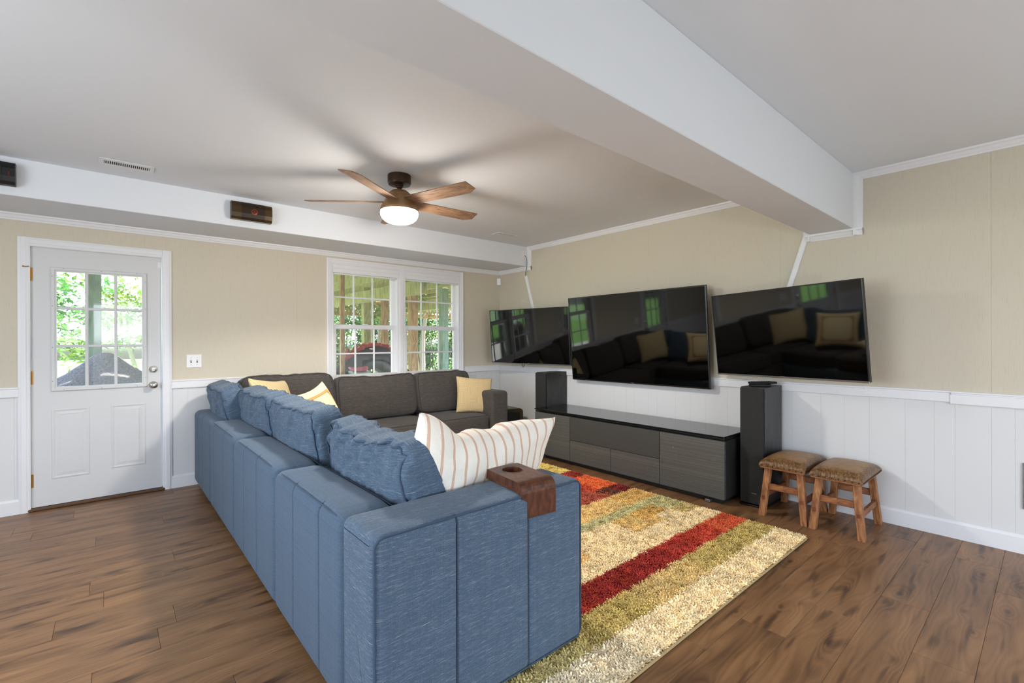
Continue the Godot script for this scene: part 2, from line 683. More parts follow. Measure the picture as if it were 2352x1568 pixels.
func make_materials() -> void:
	M.white = mat(Color(0.905, 0.905, 0.91), 0.45)
	M.trim = mat(Color(0.92, 0.92, 0.93), 0.38)
	M.ceil = mat(Color(0.893, 0.906, 0.925), 0.9, 0.0, 0.3)
	var ch := noise_tex(41, 0.03, 1.0, 4, [])
	M.ceil.heightmap_enabled = true
	M.ceil.heightmap_texture = ch
	M.ceil.heightmap_scale = 0.05
	tri(M.ceil, Vector3(2, 2, 2), true)
	M.core = mat(Color(0.6, 0.58, 0.55), 0.9)
	# painted wood panelling: vertical grain in relief
	var gt := PackedFloat32Array()
	var gw := 512
	gt.resize(gw * gw)
	var gn := FastNoiseLite.new()
	gn.seed = 12
	gn.frequency = 1.0
	var r := RandomNumberGenerator.new()
	r.seed = 9
	for y in gw:
		for x in gw:
			gt[y * gw + x] = 0.55 + 0.16 * gn.get_noise_2d(x * 0.35, y * 0.012)
	for k in 900:
		var x := r.randi() % gw
		var y := r.randi() % gw
		var l := r.randi_range(8, 60)
		var g := r.randf_range(0.1, 0.4)
		for i in l:
			gt[((y + i) % gw) * gw + x] -= g * sin(PI * i / l)
	var grain := tex_from(gt, gw, gw, [[0.0, Color.BLACK], [1.0, Color.WHITE]])
	M.beige = mat(Color(1, 1, 1), 0.62)
	M.beige.albedo_texture = tex_from(gt, gw, gw, [[0.0, Color(0.76, 0.72, 0.64)], [0.35, Color(0.808, 0.774, 0.70)], [0.55, Color(0.822, 0.788, 0.714)], [1.0, Color(0.835, 0.80, 0.728)]])
	M.beige.heightmap_enabled = true
	M.beige.heightmap_texture = grain
	M.beige.heightmap_scale = 0.06
	tri(M.beige, Vector3(1.6, 1.0, 1.6), true)
	M.wain = mat(Color(0.88, 0.88, 0.88), 0.42)
	M.wain.heightmap_enabled = true
	M.wain.heightmap_texture = grain
	M.wain.heightmap_scale = 0.02
	tri(M.wain, Vector3(1.6, 1.0, 1.6), true)
	M.door = mat(Color(0.845, 0.845, 0.845), 0.4)
	M.glass = mat(Color(1, 1, 1, 0.04), 0.02)
	M.glass.transparency = BaseMaterial3D.TRANSPARENCY_ALPHA
	M.brass = mat(Color(0.72, 0.53, 0.27), 0.35, 0.9)
	M.nickel = mat(Color(0.80, 0.78, 0.74), 0.2, 1.0)
	M.dark = mat(Color(0.02, 0.02, 0.02), 0.6)
	M.black = mat(Color(0.035, 0.035, 0.037), 0.45)
	M.rubber = mat(Color(0.05, 0.05, 0.052), 0.75)
	for i in 8:
		var pm := mat(Color(1, 1, 1), 0.38, 0.0, 0.45)
		pm.albedo_texture = plank_tex(100 + i)
		M["plank%d" % i] = pm
	M.subfloor = mat(Color(0.12, 0.09, 0.07), 0.9)
	M.threshold = mat(Color(0.36, 0.25, 0.16), 0.45)
	# fabrics
	var bl := [[0.0, Color8(36, 46, 60)], [0.42, Color8(82, 101, 121)], [0.7, Color8(118, 134, 151)], [1.0, Color8(194, 197, 198)]]
	M.blue = fabric(fabric_tone(512, 512, 21, 0.19, 1500, 0.36), bl)
	M.blue_side = fabric(fabric_tone(512, 512, 25, 0.15, 60, 0.10, 900), bl)
	M.grey = fabric(fabric_tone(512, 512, 22, 0.14, 2600, 0.24), [[0.0, Color8(38, 36, 36)], [0.42, Color8(75, 71, 68)], [0.7, Color8(104, 98, 92)], [1.0, Color8(152, 139, 124)]])  # same sofa cloth as blue, with warm lamplight put into its colour
	M.pipe_blue = mat(Color8(62, 80, 102), 0.9)
	M.pipe_grey = mat(Color8(58, 54, 54), 0.9)
	M.cream = cream(31)
	M.seam = mat(Color8(30, 40, 62), 0.95)
	M.tan = mat(Color8(190, 140, 84), 0.9)
	M.stripe_pillow = striped()
	M.border_pillow = bordered()
	M.chevron_pillow = chevron()
	M.knit = knit()
	# furniture
	var rt := PackedFloat32Array()
	rt.resize(256 * 256)
	var rr := RandomNumberGenerator.new()
	rr.seed = 4
	for y in 256:
		var a := rr.randf_range(0.3, 0.7)
		for x in 256:
			rt[y * 256 + x] = a + 0.18 * gn.get_noise_2d(x * 0.06, y * 0.9)
	M.rib = mat(Color(1, 1, 1), 0.42)
	M.rib.albedo_texture = tex_from(rt, 256, 256, [[0.0, Color8(62, 62, 61)], [0.5, Color8(88, 88, 85)], [1.0, Color8(118, 118, 114)]])
	M.rib.heightmap_enabled = true
	M.rib.heightmap_texture = tex_from(rt, 256, 256, [[0.0, Color.BLACK], [1.0, Color.WHITE]])
	M.rib.heightmap_scale = 0.08
	tri(M.rib, Vector3(1.5, 1.6, 1.5))
	M.cab = mat(Color8(40, 40, 39), 0.45)
	M.mesh_front = mat(Color8(66, 66, 63), 0.7)
	M.top_glass = mat(Color(0.055, 0.055, 0.055), 0.04, 0.0, 0.9)
	M.spk = mat(Color(1, 1, 1), 0.38)
	M.spk.albedo_texture = wood_tex(55, 128, 256, [[0.0, Color8(30, 30, 29)], [0.5, Color8(44, 44, 43)], [1.0, Color8(60, 60, 58)]], true, 30.0, 6.0)
	tri(M.spk, Vector3(3, 1.2, 3))
	M.grille = mat(Color8(38, 38, 36), 0.9)
	var gt2 := PackedFloat32Array()
	gt2.resize(64 * 64)
	for i in 64 * 64:
		gt2[i] = rr.randf()
	M.grille.albedo_color = Color.WHITE
	M.grille.albedo_texture = tex_from(gt2, 64, 64, [[0.0, Color8(26, 26, 25)], [1.0, Color8(50, 50, 48)]])
	tri(M.grille, Vector3(10, 10, 10))
	M.sub = mat(Color8(66, 57, 38), 0.32)
	M.screen = mat(Color(0.004, 0.004, 0.0045), 0.045, 0.0, 0.55)
	M.bezel = mat(Color(0.05, 0.05, 0.055), 0.3)
	M.silver = mat(Color(0.62, 0.62, 0.64), 0.3, 0.9)
	M.raceway = mat(Color(0.93, 0.93, 0.935), 0.4)
	M.bronze = mat(Color8(62, 40, 25), 0.4, 0.45)
	M.fan_body = mat(Color8(150, 118, 82), 0.42, 0.35)
	M.fan_wood = mat(Color(1, 1, 1), 0.5)
	M.fan_wood.albedo_texture = wood_tex(66, 512, 128, [[0.0, Color8(86, 63, 48)], [0.5, Color8(136, 104, 78)], [1.0, Color8(170, 136, 106)]], false, 60.0, 9.0)
	M.fan_wood.uv1_scale = Vector3(1.6, 6.0, 1)
	M.bowl = mat(Color(1, 1, 1), 0.35)
	M.bowl.emission_enabled = true
	M.bowl.emission = Color(1.0, 0.97, 0.91)
	M.bowl.emission_energy_multiplier = 2.2
	M.cup = mat(Color(1, 1, 1), 0.38)
	M.cup.albedo_texture = wood_tex(77, 256, 256, [[0.0, Color8(46, 24, 14)], [0.5, Color8(84, 46, 27)], [1.0, Color8(122, 72, 44)]], true, 26.0, 7.0)
	tri(M.cup, Vector3(4, 3, 4))
	M.leg_wood = mat(Color(1, 1, 1), 0.55)
	M.leg_wood.albedo_texture = wood_tex(88, 256, 512, [[0.0, Color8(96, 58, 32)], [0.45, Color8(150, 98, 58)], [0.75, Color8(176, 122, 76)], [1.0, Color8(204, 156, 104)]], true, 34.0, 10.0)
	tri(M.leg_wood, Vector3(5, 1.8, 5))
	M.rail_wood = mat(Color(1, 1, 1), 0.55)
	M.rail_wood.albedo_texture = wood_tex(89, 512, 256, [[0.0, Color8(84, 48, 28)], [0.45, Color8(134, 82, 48)], [0.75, Color8(158, 102, 62)], [1.0, Color8(186, 132, 84)]], false, 34.0, 10.0)
	tri(M.rail_wood, Vector3(2, 5, 2))
	M.peg = mat(Color8(120, 62, 32), 0.6)
	M.leather = leather(91)
	M.nail = mat(Color8(70, 54, 38), 0.35, 0.8)
	M.rug = mat(Color(1, 1, 1), 0.95, 0.0, 0.2)
	M.rug.vertex_color_use_as_albedo = true
	M.rug_back = mat(Color8(178, 152, 108), 0.95)
	M.plate = mat(Color(0.93, 0.93, 0.935), 0.35)
	M.slot = mat(Color8(70, 46, 34), 0.5)
	M.soft_brown = mat(Color8(44, 30, 16), 0.22, 0.2)
	M.soft_olive = mat(Color8(66, 50, 24), 0.28, 0.35)
	M.copper = mat(Color8(120, 52, 24), 0.3, 0.5)


func fabric(tone: PackedFloat32Array, cols: Array) -> StandardMaterial3D:
	var m := mat(Color(1, 1, 1), 0.95, 0.0, 0.25)
	m.albedo_texture = tex_from(tone, 512, 512, cols)
	m.heightmap_enabled = true
	m.heightmap_texture = tex_from(tone, 512, 512, [[0.0, Color.BLACK], [1.0, Color.WHITE]])
	m.heightmap_scale = 0.05
	m.rim_enabled = true
	m.rim = 0.25
	m.rim_tint = 0.5
	return tri(m, Vector3(2.9, 2.9, 2.9))


func cream(sd: int) -> StandardMaterial3D:
	var m := mat(Color(1, 1, 1), 0.95, 0.0, 0.2)
	m.albedo_texture = tex_from(fabric_tone(256, 256, sd, 0.2, 300, 0.2), 256, 256, [[0.0, Color8(206, 188, 146)], [0.5, Color8(226, 210, 172)], [1.0, Color8(238, 226, 196)]])
	return tri(m, Vector3(4, 4, 4))


func striped() -> StandardMaterial3D:
	var w := 1024
	var h := 128
	var r := RandomNumberGenerator.new()
	r.seed = 8
	var im := Image.create_empty(w, h, false, Image.FORMAT_RGB8)
	for x in w:
		var ph := fposmod(x / 1024.0 * 14.0, 1.0)
		var s := 1.0 if ph > 0.42 and ph < 0.62 else 0.0
		for y in h:
			var g := r.randf_range(-0.025, 0.025)
			var wv := 0.75 + 0.25 * float((x + y) % 3 == 0)
			var c := Color8(246, 240, 228).lerp(Color8(216, 176, 150), s * wv)
			im.set_pixel(x, y, Color(c.r + g, c.g + g, c.b + g))
	var m := mat(Color(1, 1, 1), 0.95, 0.0, 0.2)
	m.albedo_texture = ImageTexture.create_from_image(im)
	return m


func bordered() -> StandardMaterial3D:
	var w := 256
	var im := Image.create_empty(w, w, false, Image.FORMAT_RGB8)
	var r := RandomNumberGenerator.new()
	r.seed = 18
	for y in w:
		for x in w:
			var u := absf(x / 127.5 - 1.0)
			var v := absf(y / 127.5 - 1.0)
			# rounded band with notched corners
			var d := maxf(u, v)
			if u > 0.5 and v > 0.5:
				d = maxf(d, 0.66 + 0.26 * (Vector2(u - 0.5, v - 0.5).length() - 0.12))
			var c := Color8(230, 212, 170)
			var g := r.randf_range(-0.03, 0.03)
			if (d > 0.66 and d < 0.70) or (d > 0.725 and d < 0.755):
				c = Color8(186, 134, 78)
			elif d >= 0.70 and d <= 0.725:
				c = Color8(206, 166, 112)
			im.set_pixel(x, y, Color(c.r + g, c.g + g, c.b + g))
	var m := mat(Color(1, 1, 1), 0.95, 0.0, 0.2)
	m.albedo_texture = ImageTexture.create_from_image(im)
	return m


func chevron() -> StandardMaterial3D:
	var w := 256
	var im := Image.create_empty(w, w, false, Image.FORMAT_RGB8)
	for y in w:
		for x in w:
			var k := fposmod((x + absf(y - 128.0) * 0.6) / 18.0, 1.0)
			var c := Color8(230, 212, 168).lerp(Color8(204, 172, 116), 1.0 if k < 0.16 else 0.0)
			im.set_pixel(x, y, c)
	var m := mat(Color(1, 1, 1), 0.95, 0.0, 0.2)
	m.albedo_texture = ImageTexture.create_from_image(im)
	return m


func knit() -> StandardMaterial3D:
	var w := 256
	var t := PackedFloat32Array()
	t.resize(w * w)
	for y in w:
		for x in w:
			var cell := (x / 64 + y / 64) % 2
			var k := (x if cell == 0 else y) % 10
			t[y * w + x] = 0.75 if k < 7 else 0.3
	var m := mat(Color(1, 1, 1), 0.95, 0.0, 0.2)
	m.albedo_texture = tex_from(t, w, w, [[0.0, Color8(186, 160, 114)], [0.5, Color8(206, 182, 136)], [1.0, Color8(222, 200, 156)]])
	m.heightmap_enabled = true
	m.heightmap_texture = tex_from(t, w, w, [[0.0, Color.BLACK], [1.0, Color.WHITE]])
	m.heightmap_scale = 0.2
	return m


func leather(sd: int) -> StandardMaterial3D:
	var w := 512
	var n := FastNoiseLite.new()
	n.seed = sd
	n.frequency = 1.0
	n.fractal_octaves = 3
	var r := RandomNumberGenerator.new()
	r.seed = sd
	var t := PackedFloat32Array()
	t.resize(w * w)
	for y in w:
		for x in w:
			var u := x / 511.0
			var v := y / 511.0
			# worn towards the rim: cracked dark patches seen on the long edges
			var e := maxf(absf(u - 0.5), absf(v - 0.5)) * 2.0
			var worn := smoothstep(0.62, 0.92, e + 0.16 * n.get_noise_2d(u * 9.0, v * 9.0))
			t[y * w + x] = 0.66 + 0.10 * n.get_noise_2d(u * 5.0, v * 5.0) + 0.06 * n.get_noise_2d(u * 60.0, v * 60.0) - worn * (0.28 + 0.35 * n.get_noise_2d(u * 26.0, v * 26.0))
	for k in 420:
		var p := Vector2(r.randf() * w, r.randf() * w)
		var c := (p / w - Vector2(0.5, 0.5)) * 2.0
		if maxf(absf(c.x), absf(c.y)) < 0.55:
			continue
		var a := r.randf() * TAU
		for i in r.randi_range(12, 60):
			a += r.randf_range(-0.25, 0.25)
			p += Vector2(cos(a), sin(a))
			t[clampi(int(p.y), 0, w - 1) * w + clampi(int(p.x), 0, w - 1)] += 0.22
	var m := mat(Color(1, 1, 1), 0.42, 0.0, 0.5)
	m.albedo_texture = tex_from(t, w, w, [[0.0, Color8(52, 32, 16)], [0.35, Color8(98, 66, 34)], [0.6, Color8(142, 106, 64)], [0.8, Color8(166, 128, 82)], [1.0, Color8(190, 150, 98)]])
	return m


# ------------------------------------------------------------------ room shell
const OFFS := [0.0, 0.10, 0.30, 0.45, 0.60, 0.80, 0.95, 1.05]


func build_shell() -> void:
	# wall_back (z = 0): door and window openings
	var wb := setting("wall_back")
	var st := new_st()
	var T := 0.16
	var zc := -0.006 - T / 2
	for q in [[-6.75, -4.60, 0.0, 2.6], [-4.60, -3.745, 2.035, 2.6], [-3.745, -2.33, 0.0, 2.6], [-2.33, -0.655, 0.0, 0.80], [-2.33, -0.655, 2.135, 2.6], [-0.655, 0.16, 0.0, 2.6]]:
		box(st, Vector3((q[0] + q[1]) / 2, (q[2] + q[3]) / 2, zc), Vector3(q[1] - q[0], q[3] - q[2], T))
	part(st, "wall_core", M.core, wb)
	var seams := [-6.6, -5.11, -3.89, -2.67, -1.45, -0.23, 0.0]
	for k in seams.size() - 1:
		_back_panel(wb, seams[k], seams[k + 1])
	var xs := []
	for b in range(-6, 1):
		for o in OFFS:
			var x: float = -0.23 + b * 1.22 + o
			if x > -6.6 and x < 0.0:
				xs.append(x)
	xs.append(0.0)
	xs.push_front(-6.6)
	for k in xs.size() - 1:
		var a: float = xs[k]
		var b: float = xs[k + 1]
		# leave out the door opening
		if b > -4.60 and a < -3.745:
			if a < -4.60 - 0.02:
				b = -4.60
			elif b > -3.745 + 0.02:
				a = -3.745
			else:
				continue
		boxpart("board", M.wain, wb, Vector3((a + b) / 2, 0.46, -0.003), Vector3(b - a - 0.0004, 0.92, 0.006), 0.0007)
	# wall_right (x = 0) behind the televisions
	var wr := setting("wall_right")
	st = new_st()
	box(st, Vector3(0.006 + 0.08, 1.3, 4.05), Vector3(0.16, 2.6, 8.4))
	part(st, "wall_core", M.core, wr)
	var zs := [0.0, 1.16, 2.38, 3.60, 4.80, 6.02, 8.2]
	for k in zs.size() - 1:
		boxpart("panel", M.beige, wr, Vector3(0.003, 1.70, (zs[k] + zs[k + 1]) / 2), Vector3(0.006, 1.58, zs[k + 1] - zs[k] - 0.0004), 0.0006)
	var ws := [0.0]
	for b in range(0, 7):
		for o in OFFS:
			var z: float = -0.06 + b * 1.215 + o
			if z > 0.03 and z < 8.2:
				ws.append(z)
	ws.append(8.2)
	for k in ws.size() - 1:
		boxpart("board", M.wain, wr, Vector3(0.003, 0.46, (ws[k] + ws[k + 1]) / 2), Vector3(0.006, 0.92, ws[k + 1] - ws[k] - 0.0004), 0.0007)
	# wall_left with a double window, and wall_front with a sliding door: unseen openings added for fill light
	var wl := setting("wall_left")
	st = new_st()
	for q in [[-0.16, 2.1, 0.0, 2.6], [2.1, 4.5, 0.0, 0.85], [2.1, 4.5, 2.15, 2.6], [4.5, 8.36, 0.0, 2.6]]:
		box(st, Vector3(-6.68, (q[2] + q[3]) / 2, (q[0] + q[1]) / 2), Vector3(0.16, q[3] - q[2], q[1] - q[0]))
	part(st, "wall_panel", M.beige, wl)
	var wf := setting("wall_front")
	st = new_st()
	for q in [[-6.76, -4.4, 0.0, 2.6], [-4.4, -1.6, 2.13, 2.6], [-1.6, 0.16, 0.0, 2.6]]:
		box(st, Vector3((q[0] + q[1]) / 2, (q[2] + q[3]) / 2, 8.28), Vector3(q[1] - q[0], q[3] - q[2], 0.16))
	part(st, "wall_panel", M.beige, wf)
	var w3 := setting("window_3")  # unseen window, added to let in fill light
	st = new_st()
	ring(st, 2.1, 0.85, 4.5, 2.15, [[-0.06, 0.0], [-0.06, 0.02], [0.03, 0.02], [0.03, -0.06]], Transform3D(Basis(Vector3(0, 0, 1), Vector3(0, 1, 0), Vector3(1, 0, 0)), Vector3(-6.6, 0, 0)))
	part(st, "frame", M.trim, w3)
	st = new_st()
	box(st, Vector3(-6.66, 1.5, 3.3), Vector3(0.05, 1.3, 0.09), 0.004)
	for z in [2.7, 3.9]:
		box(st, Vector3(-6.66, 1.5, z), Vector3(0.03, 1.3, 0.022), 0.004)
	for y in [1.18, 1.5, 1.82]:
		box(st, Vector3(-6.66, y, 3.3), Vector3(0.032, 0.024, 2.4), 0.004)
	part(st, "muntin", M.trim, w3)
	boxpart("pane", M.glass, w3, Vector3(-6.67, 1.5, 3.3), Vector3(0.004, 1.28, 2.38), 0.0)
	var d2 := setting("door_2")  # unseen sliding door, added as a fill light opening
	st = new_st()
	ring(st, -4.4, 0.0, -1.6, 2.13, [[-0.06, 0.0], [-0.06, -0.02], [0.06, -0.02], [0.06, 0.08]], Transform3D(Basis(), Vector3(0, 0, 8.2)))
	box(st, Vector3(-3.0, 1.06, 8.26), Vector3(0.09, 2.1, 0.05), 0.004)
	part(st, "frame", M.trim, d2)
	boxpart("pane", M.glass, d2, Vector3(-3.7, 1.06, 8.27), Vector3(1.3, 2.0, 0.004), 0.0)
	boxpart("pane", M.glass, d2, Vector3(-2.3, 1.06, 8.27), Vector3(1.3, 2.0, 0.004), 0.0)
	# ceiling, soffit and beam
	var ce := setting("ceiling")
	boxpart("slab", M.ceil, ce, Vector3(-3.3, CEIL + 0.06, 4.05), Vector3(6.92, 0.12, 8.5), 0.0)
	var so := setting("ceiling_soffit")
	boxpart("soffit_box", M.ceil, so, Vector3(-3.3, (SOF_Y + CEIL) / 2, SOF_Z / 2), Vector3(6.6, CEIL - SOF_Y, SOF_Z), 0.003)
	var be := setting("ceiling_beam")
	boxpart("beam_box", M.ceil, be, Vector3(-3.3, (BEAM_Y + CEIL) / 2, (BEAM_A + BEAM_B) / 2), Vector3(6.6, CEIL - BEAM_Y, BEAM_B - BEAM_A), 0.003)


func _back_panel(wb: Node3D, a: float, b: float) -> void:
	# beige sheet from rail to soffit, cut round the door and the window
	var cuts := [[-4.60, -3.745, 0.0, 2.035], [-2.33, -0.655, 0.80, 2.135]]
	var st := new_st()
	var any := false
	var edges := [a, b]
	for c in cuts:
		for e in [c[0], c[1]]:
			if e > a and e < b:
				edges.append(e)
	edges.sort()
	for k in edges.size() - 1:
		var m: float = (edges[k] + edges[k + 1]) / 2
		var y0 := 0.91
		for c in cuts:
			if m > c[0] and m < c[1]:
				y0 = c[3]
		if y0 < 2.45:
			box(st, Vector3(m, (y0 + 2.48) / 2, -0.003), Vector3(edges[k + 1] - edges[k] - (0.0008 if k == 0 else 0.0), 2.48 - y0, 0.006))
			any = true
	if any:
		part(st, "panel", M.beige, wb)


func build_floor() -> void:
	var fl := setting("floor")
	boxpart("slab", M.subfloor, fl, Vector3(-3.3, -0.07, 4.05), Vector3(6.92, 0.10, 8.5), 0.0)
	var w := 0.1868
	var L := 1.28
	var known := {3: -4.515, 5: -4.195, 9: -4.208, 11: -4.32, 13: -3.97, 14: -4.185, 23: -1.55, 24: -1.21, 25: -1.644}
	var st := new_st()
	_plank(st, L, w)
	var whole := done(st)
	var r := RandomNumberGenerator.new()
	r.seed = 77
	var row := 0
	var z := 0.0018
	while z < 8.1:
		var start: float = known[row] if known.has(row) else -4.0 + r.randf_range(0.0, L)
		var x := start
		while x > -6.6:
			x -= L
		while x < 0.0:
			var a := maxf(x, -6.6)
			var b := minf(x + L, 0.0)
			if b - a > 0.02:
				var mesh := whole
				if b - a < L - 0.001:
					st = new_st()
					_plank(st, b - a, w)
					mesh = done(st)
				var o := put(mesh, "plank", M["plank%d" % (r.randi() % 8)], fl)
				o.position = Vector3((a + b) / 2, 0, z + w / 2)
				o.rotation.y = PI if r.randf() < 0.5 else 0.0
			x += L
		z += w
		row += 1


func _plank(st: SurfaceTool, l: float, w: float) -> void:
	var b := 0.0013
	var hl := l / 2 - 0.0003
	var hw := w / 2 - 0.0003
	st.set_smooth_group(-1)
	var uv := func(p: Vector3) -> Vector2: return Vector2((p.x + l / 2) / 1.28, (p.z + w / 2) / w)
	var top := [Vector3(-hl + b, 0, -hw + b), Vector3(hl - b, 0, -hw + b), Vector3(hl - b, 0, hw - b), Vector3(-hl + b, 0, hw - b)]
	var mid := [Vector3(-hl, -b, -hw), Vector3(hl, -b, -hw), Vector3(hl, -b, hw), Vector3(-hl, -b, hw)]
	var low := [Vector3(-hl, -0.012, -hw), Vector3(hl, -0.012, -hw), Vector3(hl, -0.012, hw), Vector3(-hl, -0.012, hw)]
	var c := Vector3(0, -0.008, 0)
	face(st, top, c, top.map(uv))
	for i in 4:
		var j := (i + 1) % 4
		face(st, [top[i], top[j], mid[j], mid[i]], c, [uv.call(top[i]), uv.call(top[j]), uv.call(mid[j]), uv.call(mid[i])])
		face(st, [mid[i], mid[j], low[j], low[i]], c, [uv.call(mid[i]), uv.call(mid[j]), uv.call(mid[j]), uv.call(mid[i])])


const CROWN := [[0.0, 0.0], [0.0, 0.010], [0.012, 0.014], [0.016, 0.018], [0.034, 0.026], [0.040, 0.034], [0.052, 0.036], [0.052, 0.0]]
const RAILP := [[0.0, 0.0], [0.0, 0.011], [0.004, 0.014], [0.060, 0.014], [0.064, 0.018], [0.072, 0.018], [0.075, 0.014], [0.075, 0.0]]
const BASEP := [[0.0, 0.0], [0.0, 0.014], [0.095, 0.014], [0.105, 0.010], [0.110, 0.004], [0.110, 0.0]]


func build_trim() -> void:
	var up := Vector3.UP
	var X := Vector3.RIGHT
	var Z := Vector3.BACK
	# crown along the back wall under the soffit
	var t1 := setting("trim_1")
	var st := new_st()
	moulding(st, Vector3(-6.6, 2.19, 0), Vector3(0, 2.19, 0), up, Z, CROWN, 0.0, 1.0)
	part(st, "crown_moulding", M.trim, t1)
	# crown on the television wall: under the soffit, up its end, along the ceiling, round the beam
	var t2 := setting("trim_2")
	st = new_st()
	moulding(st, Vector3(0, 2.19, 0), Vector3(0, 2.19, SOF_Z + 0.052), up, -X, CROWN, 1.0)
	part(st, "crown_moulding", M.trim, t2)
	st = new_st()
	moulding(st, Vector3(0, 2.192, SOF_Z + 0.052), Vector3(0, CEIL, SOF_Z + 0.052), -Z, -X, CROWN)
	part(st, "crown_moulding", M.trim, t2)
	st = new_st()
	moulding(st, Vector3(0, CEIL - 0.052, SOF_Z + 0.01), Vector3(0, CEIL - 0.052, BEAM_A), up, -X, CROWN)
	part(st, "crown_moulding", M.trim, t2)
	st = new_st()
	moulding(st, Vector3(0, CEIL, BEAM_A - 0.052), Vector3(0, BEAM_Y - 0.05, BEAM_A - 0.052), Z, -X, CROWN)
	part(st, "crown_moulding", M.trim, t2)
	st = new_st()
	moulding(st, Vector3(0, BEAM_Y - 0.052, BEAM_A - 0.03), Vector3(0, BEAM_Y - 0.052, BEAM_B + 0.052), up, -X, CROWN)
	part(st, "crown_moulding", M.trim, t2)
	st = new_st()
	moulding(st, Vector3(0, BEAM_Y - 0.05, BEAM_B + 0.052), Vector3(0, CEIL, BEAM_B + 0.052), -Z, -X, CROWN)
	part(st, "crown_moulding", M.trim, t2)
	st = new_st()
	moulding(st, Vector3(0, CEIL - 0.052, BEAM_B + 0.01), Vector3(0, CEIL - 0.052, 8.2), up, -X, CROWN)
	part(st, "crown_moulding", M.trim, t2)
	# chair rails
	var t3 := setting("trim_3")
	for q in [[-6.6, -4.635], [-3.708, -2.385], [-0.60, 0.0]]:
		st = new_st()
		moulding(st, Vector3(q[0], RAIL - 0.075, 0), Vector3(q[1], RAIL - 0.075, 0), up, Z, RAILP, 0.0, 1.0 if q[1] == 0.0 else 0.0)
		part(st, "chair_rail", M.trim, t3)
	var t4 := setting("trim_4")
	for q in [[0.0, 4.16, 0.0, 1.0], [4.16, 4.615, 0.003, 0.0], [4.615, 8.2, 0.0, 0.0]]:
		st = new_st()
		if q[0] > 4.5:
			moulding(st, Vector3(0, RAIL - 0.083, q[0]), Vector3(0, RAIL - 0.083, q[1]), up, -X, [[0.0, 0.0], [0.0, 0.016], [0.006, 0.020], [0.062, 0.020], [0.066, 0.013], [0.070, 0.013], [0.074, 0.022], [0.083, 0.022], [0.083, 0.0]])
		else:
			moulding(st, Vector3(0, RAIL - 0.075 + q[2], q[0]), Vector3(0, RAIL - 0.075 + q[2], q[1]), up, -X, RAILP, q[3])
		part(st, "chair_rail", M.trim, t4)
	# baseboards
	var bb := setting("baseboard_back")
	for q in [[-6.6, -4.635], [-3.708, 0.0]]:
		st = new_st()
		moulding(st, Vector3(q[0], 0.0005, 0), Vector3(q[1], 0.0005, 0), up, Z, BASEP, 0.0, 1.0 if q[1] == 0.0 else 0.0)
		part(st, "baseboard", M.trim, bb)
	var br := setting("baseboard_right")
	st = new_st()
	moulding(st, Vector3(0, 0.0005, 0), Vector3(0, 0.0005, 8.2), up, -X, BASEP, 1.0)
	part(st, "baseboard", M.trim, br)
	# the corner bead and a seam strip of the beige panelling
	st = new_st()
	box(st, Vector3(-0.004, 1.56, 0.004), Vector3(0.008, 1.22, 0.008), 0.002)
	var t5 := setting("trim_5")
	part(st, "corner_bead", M.beige, t5)


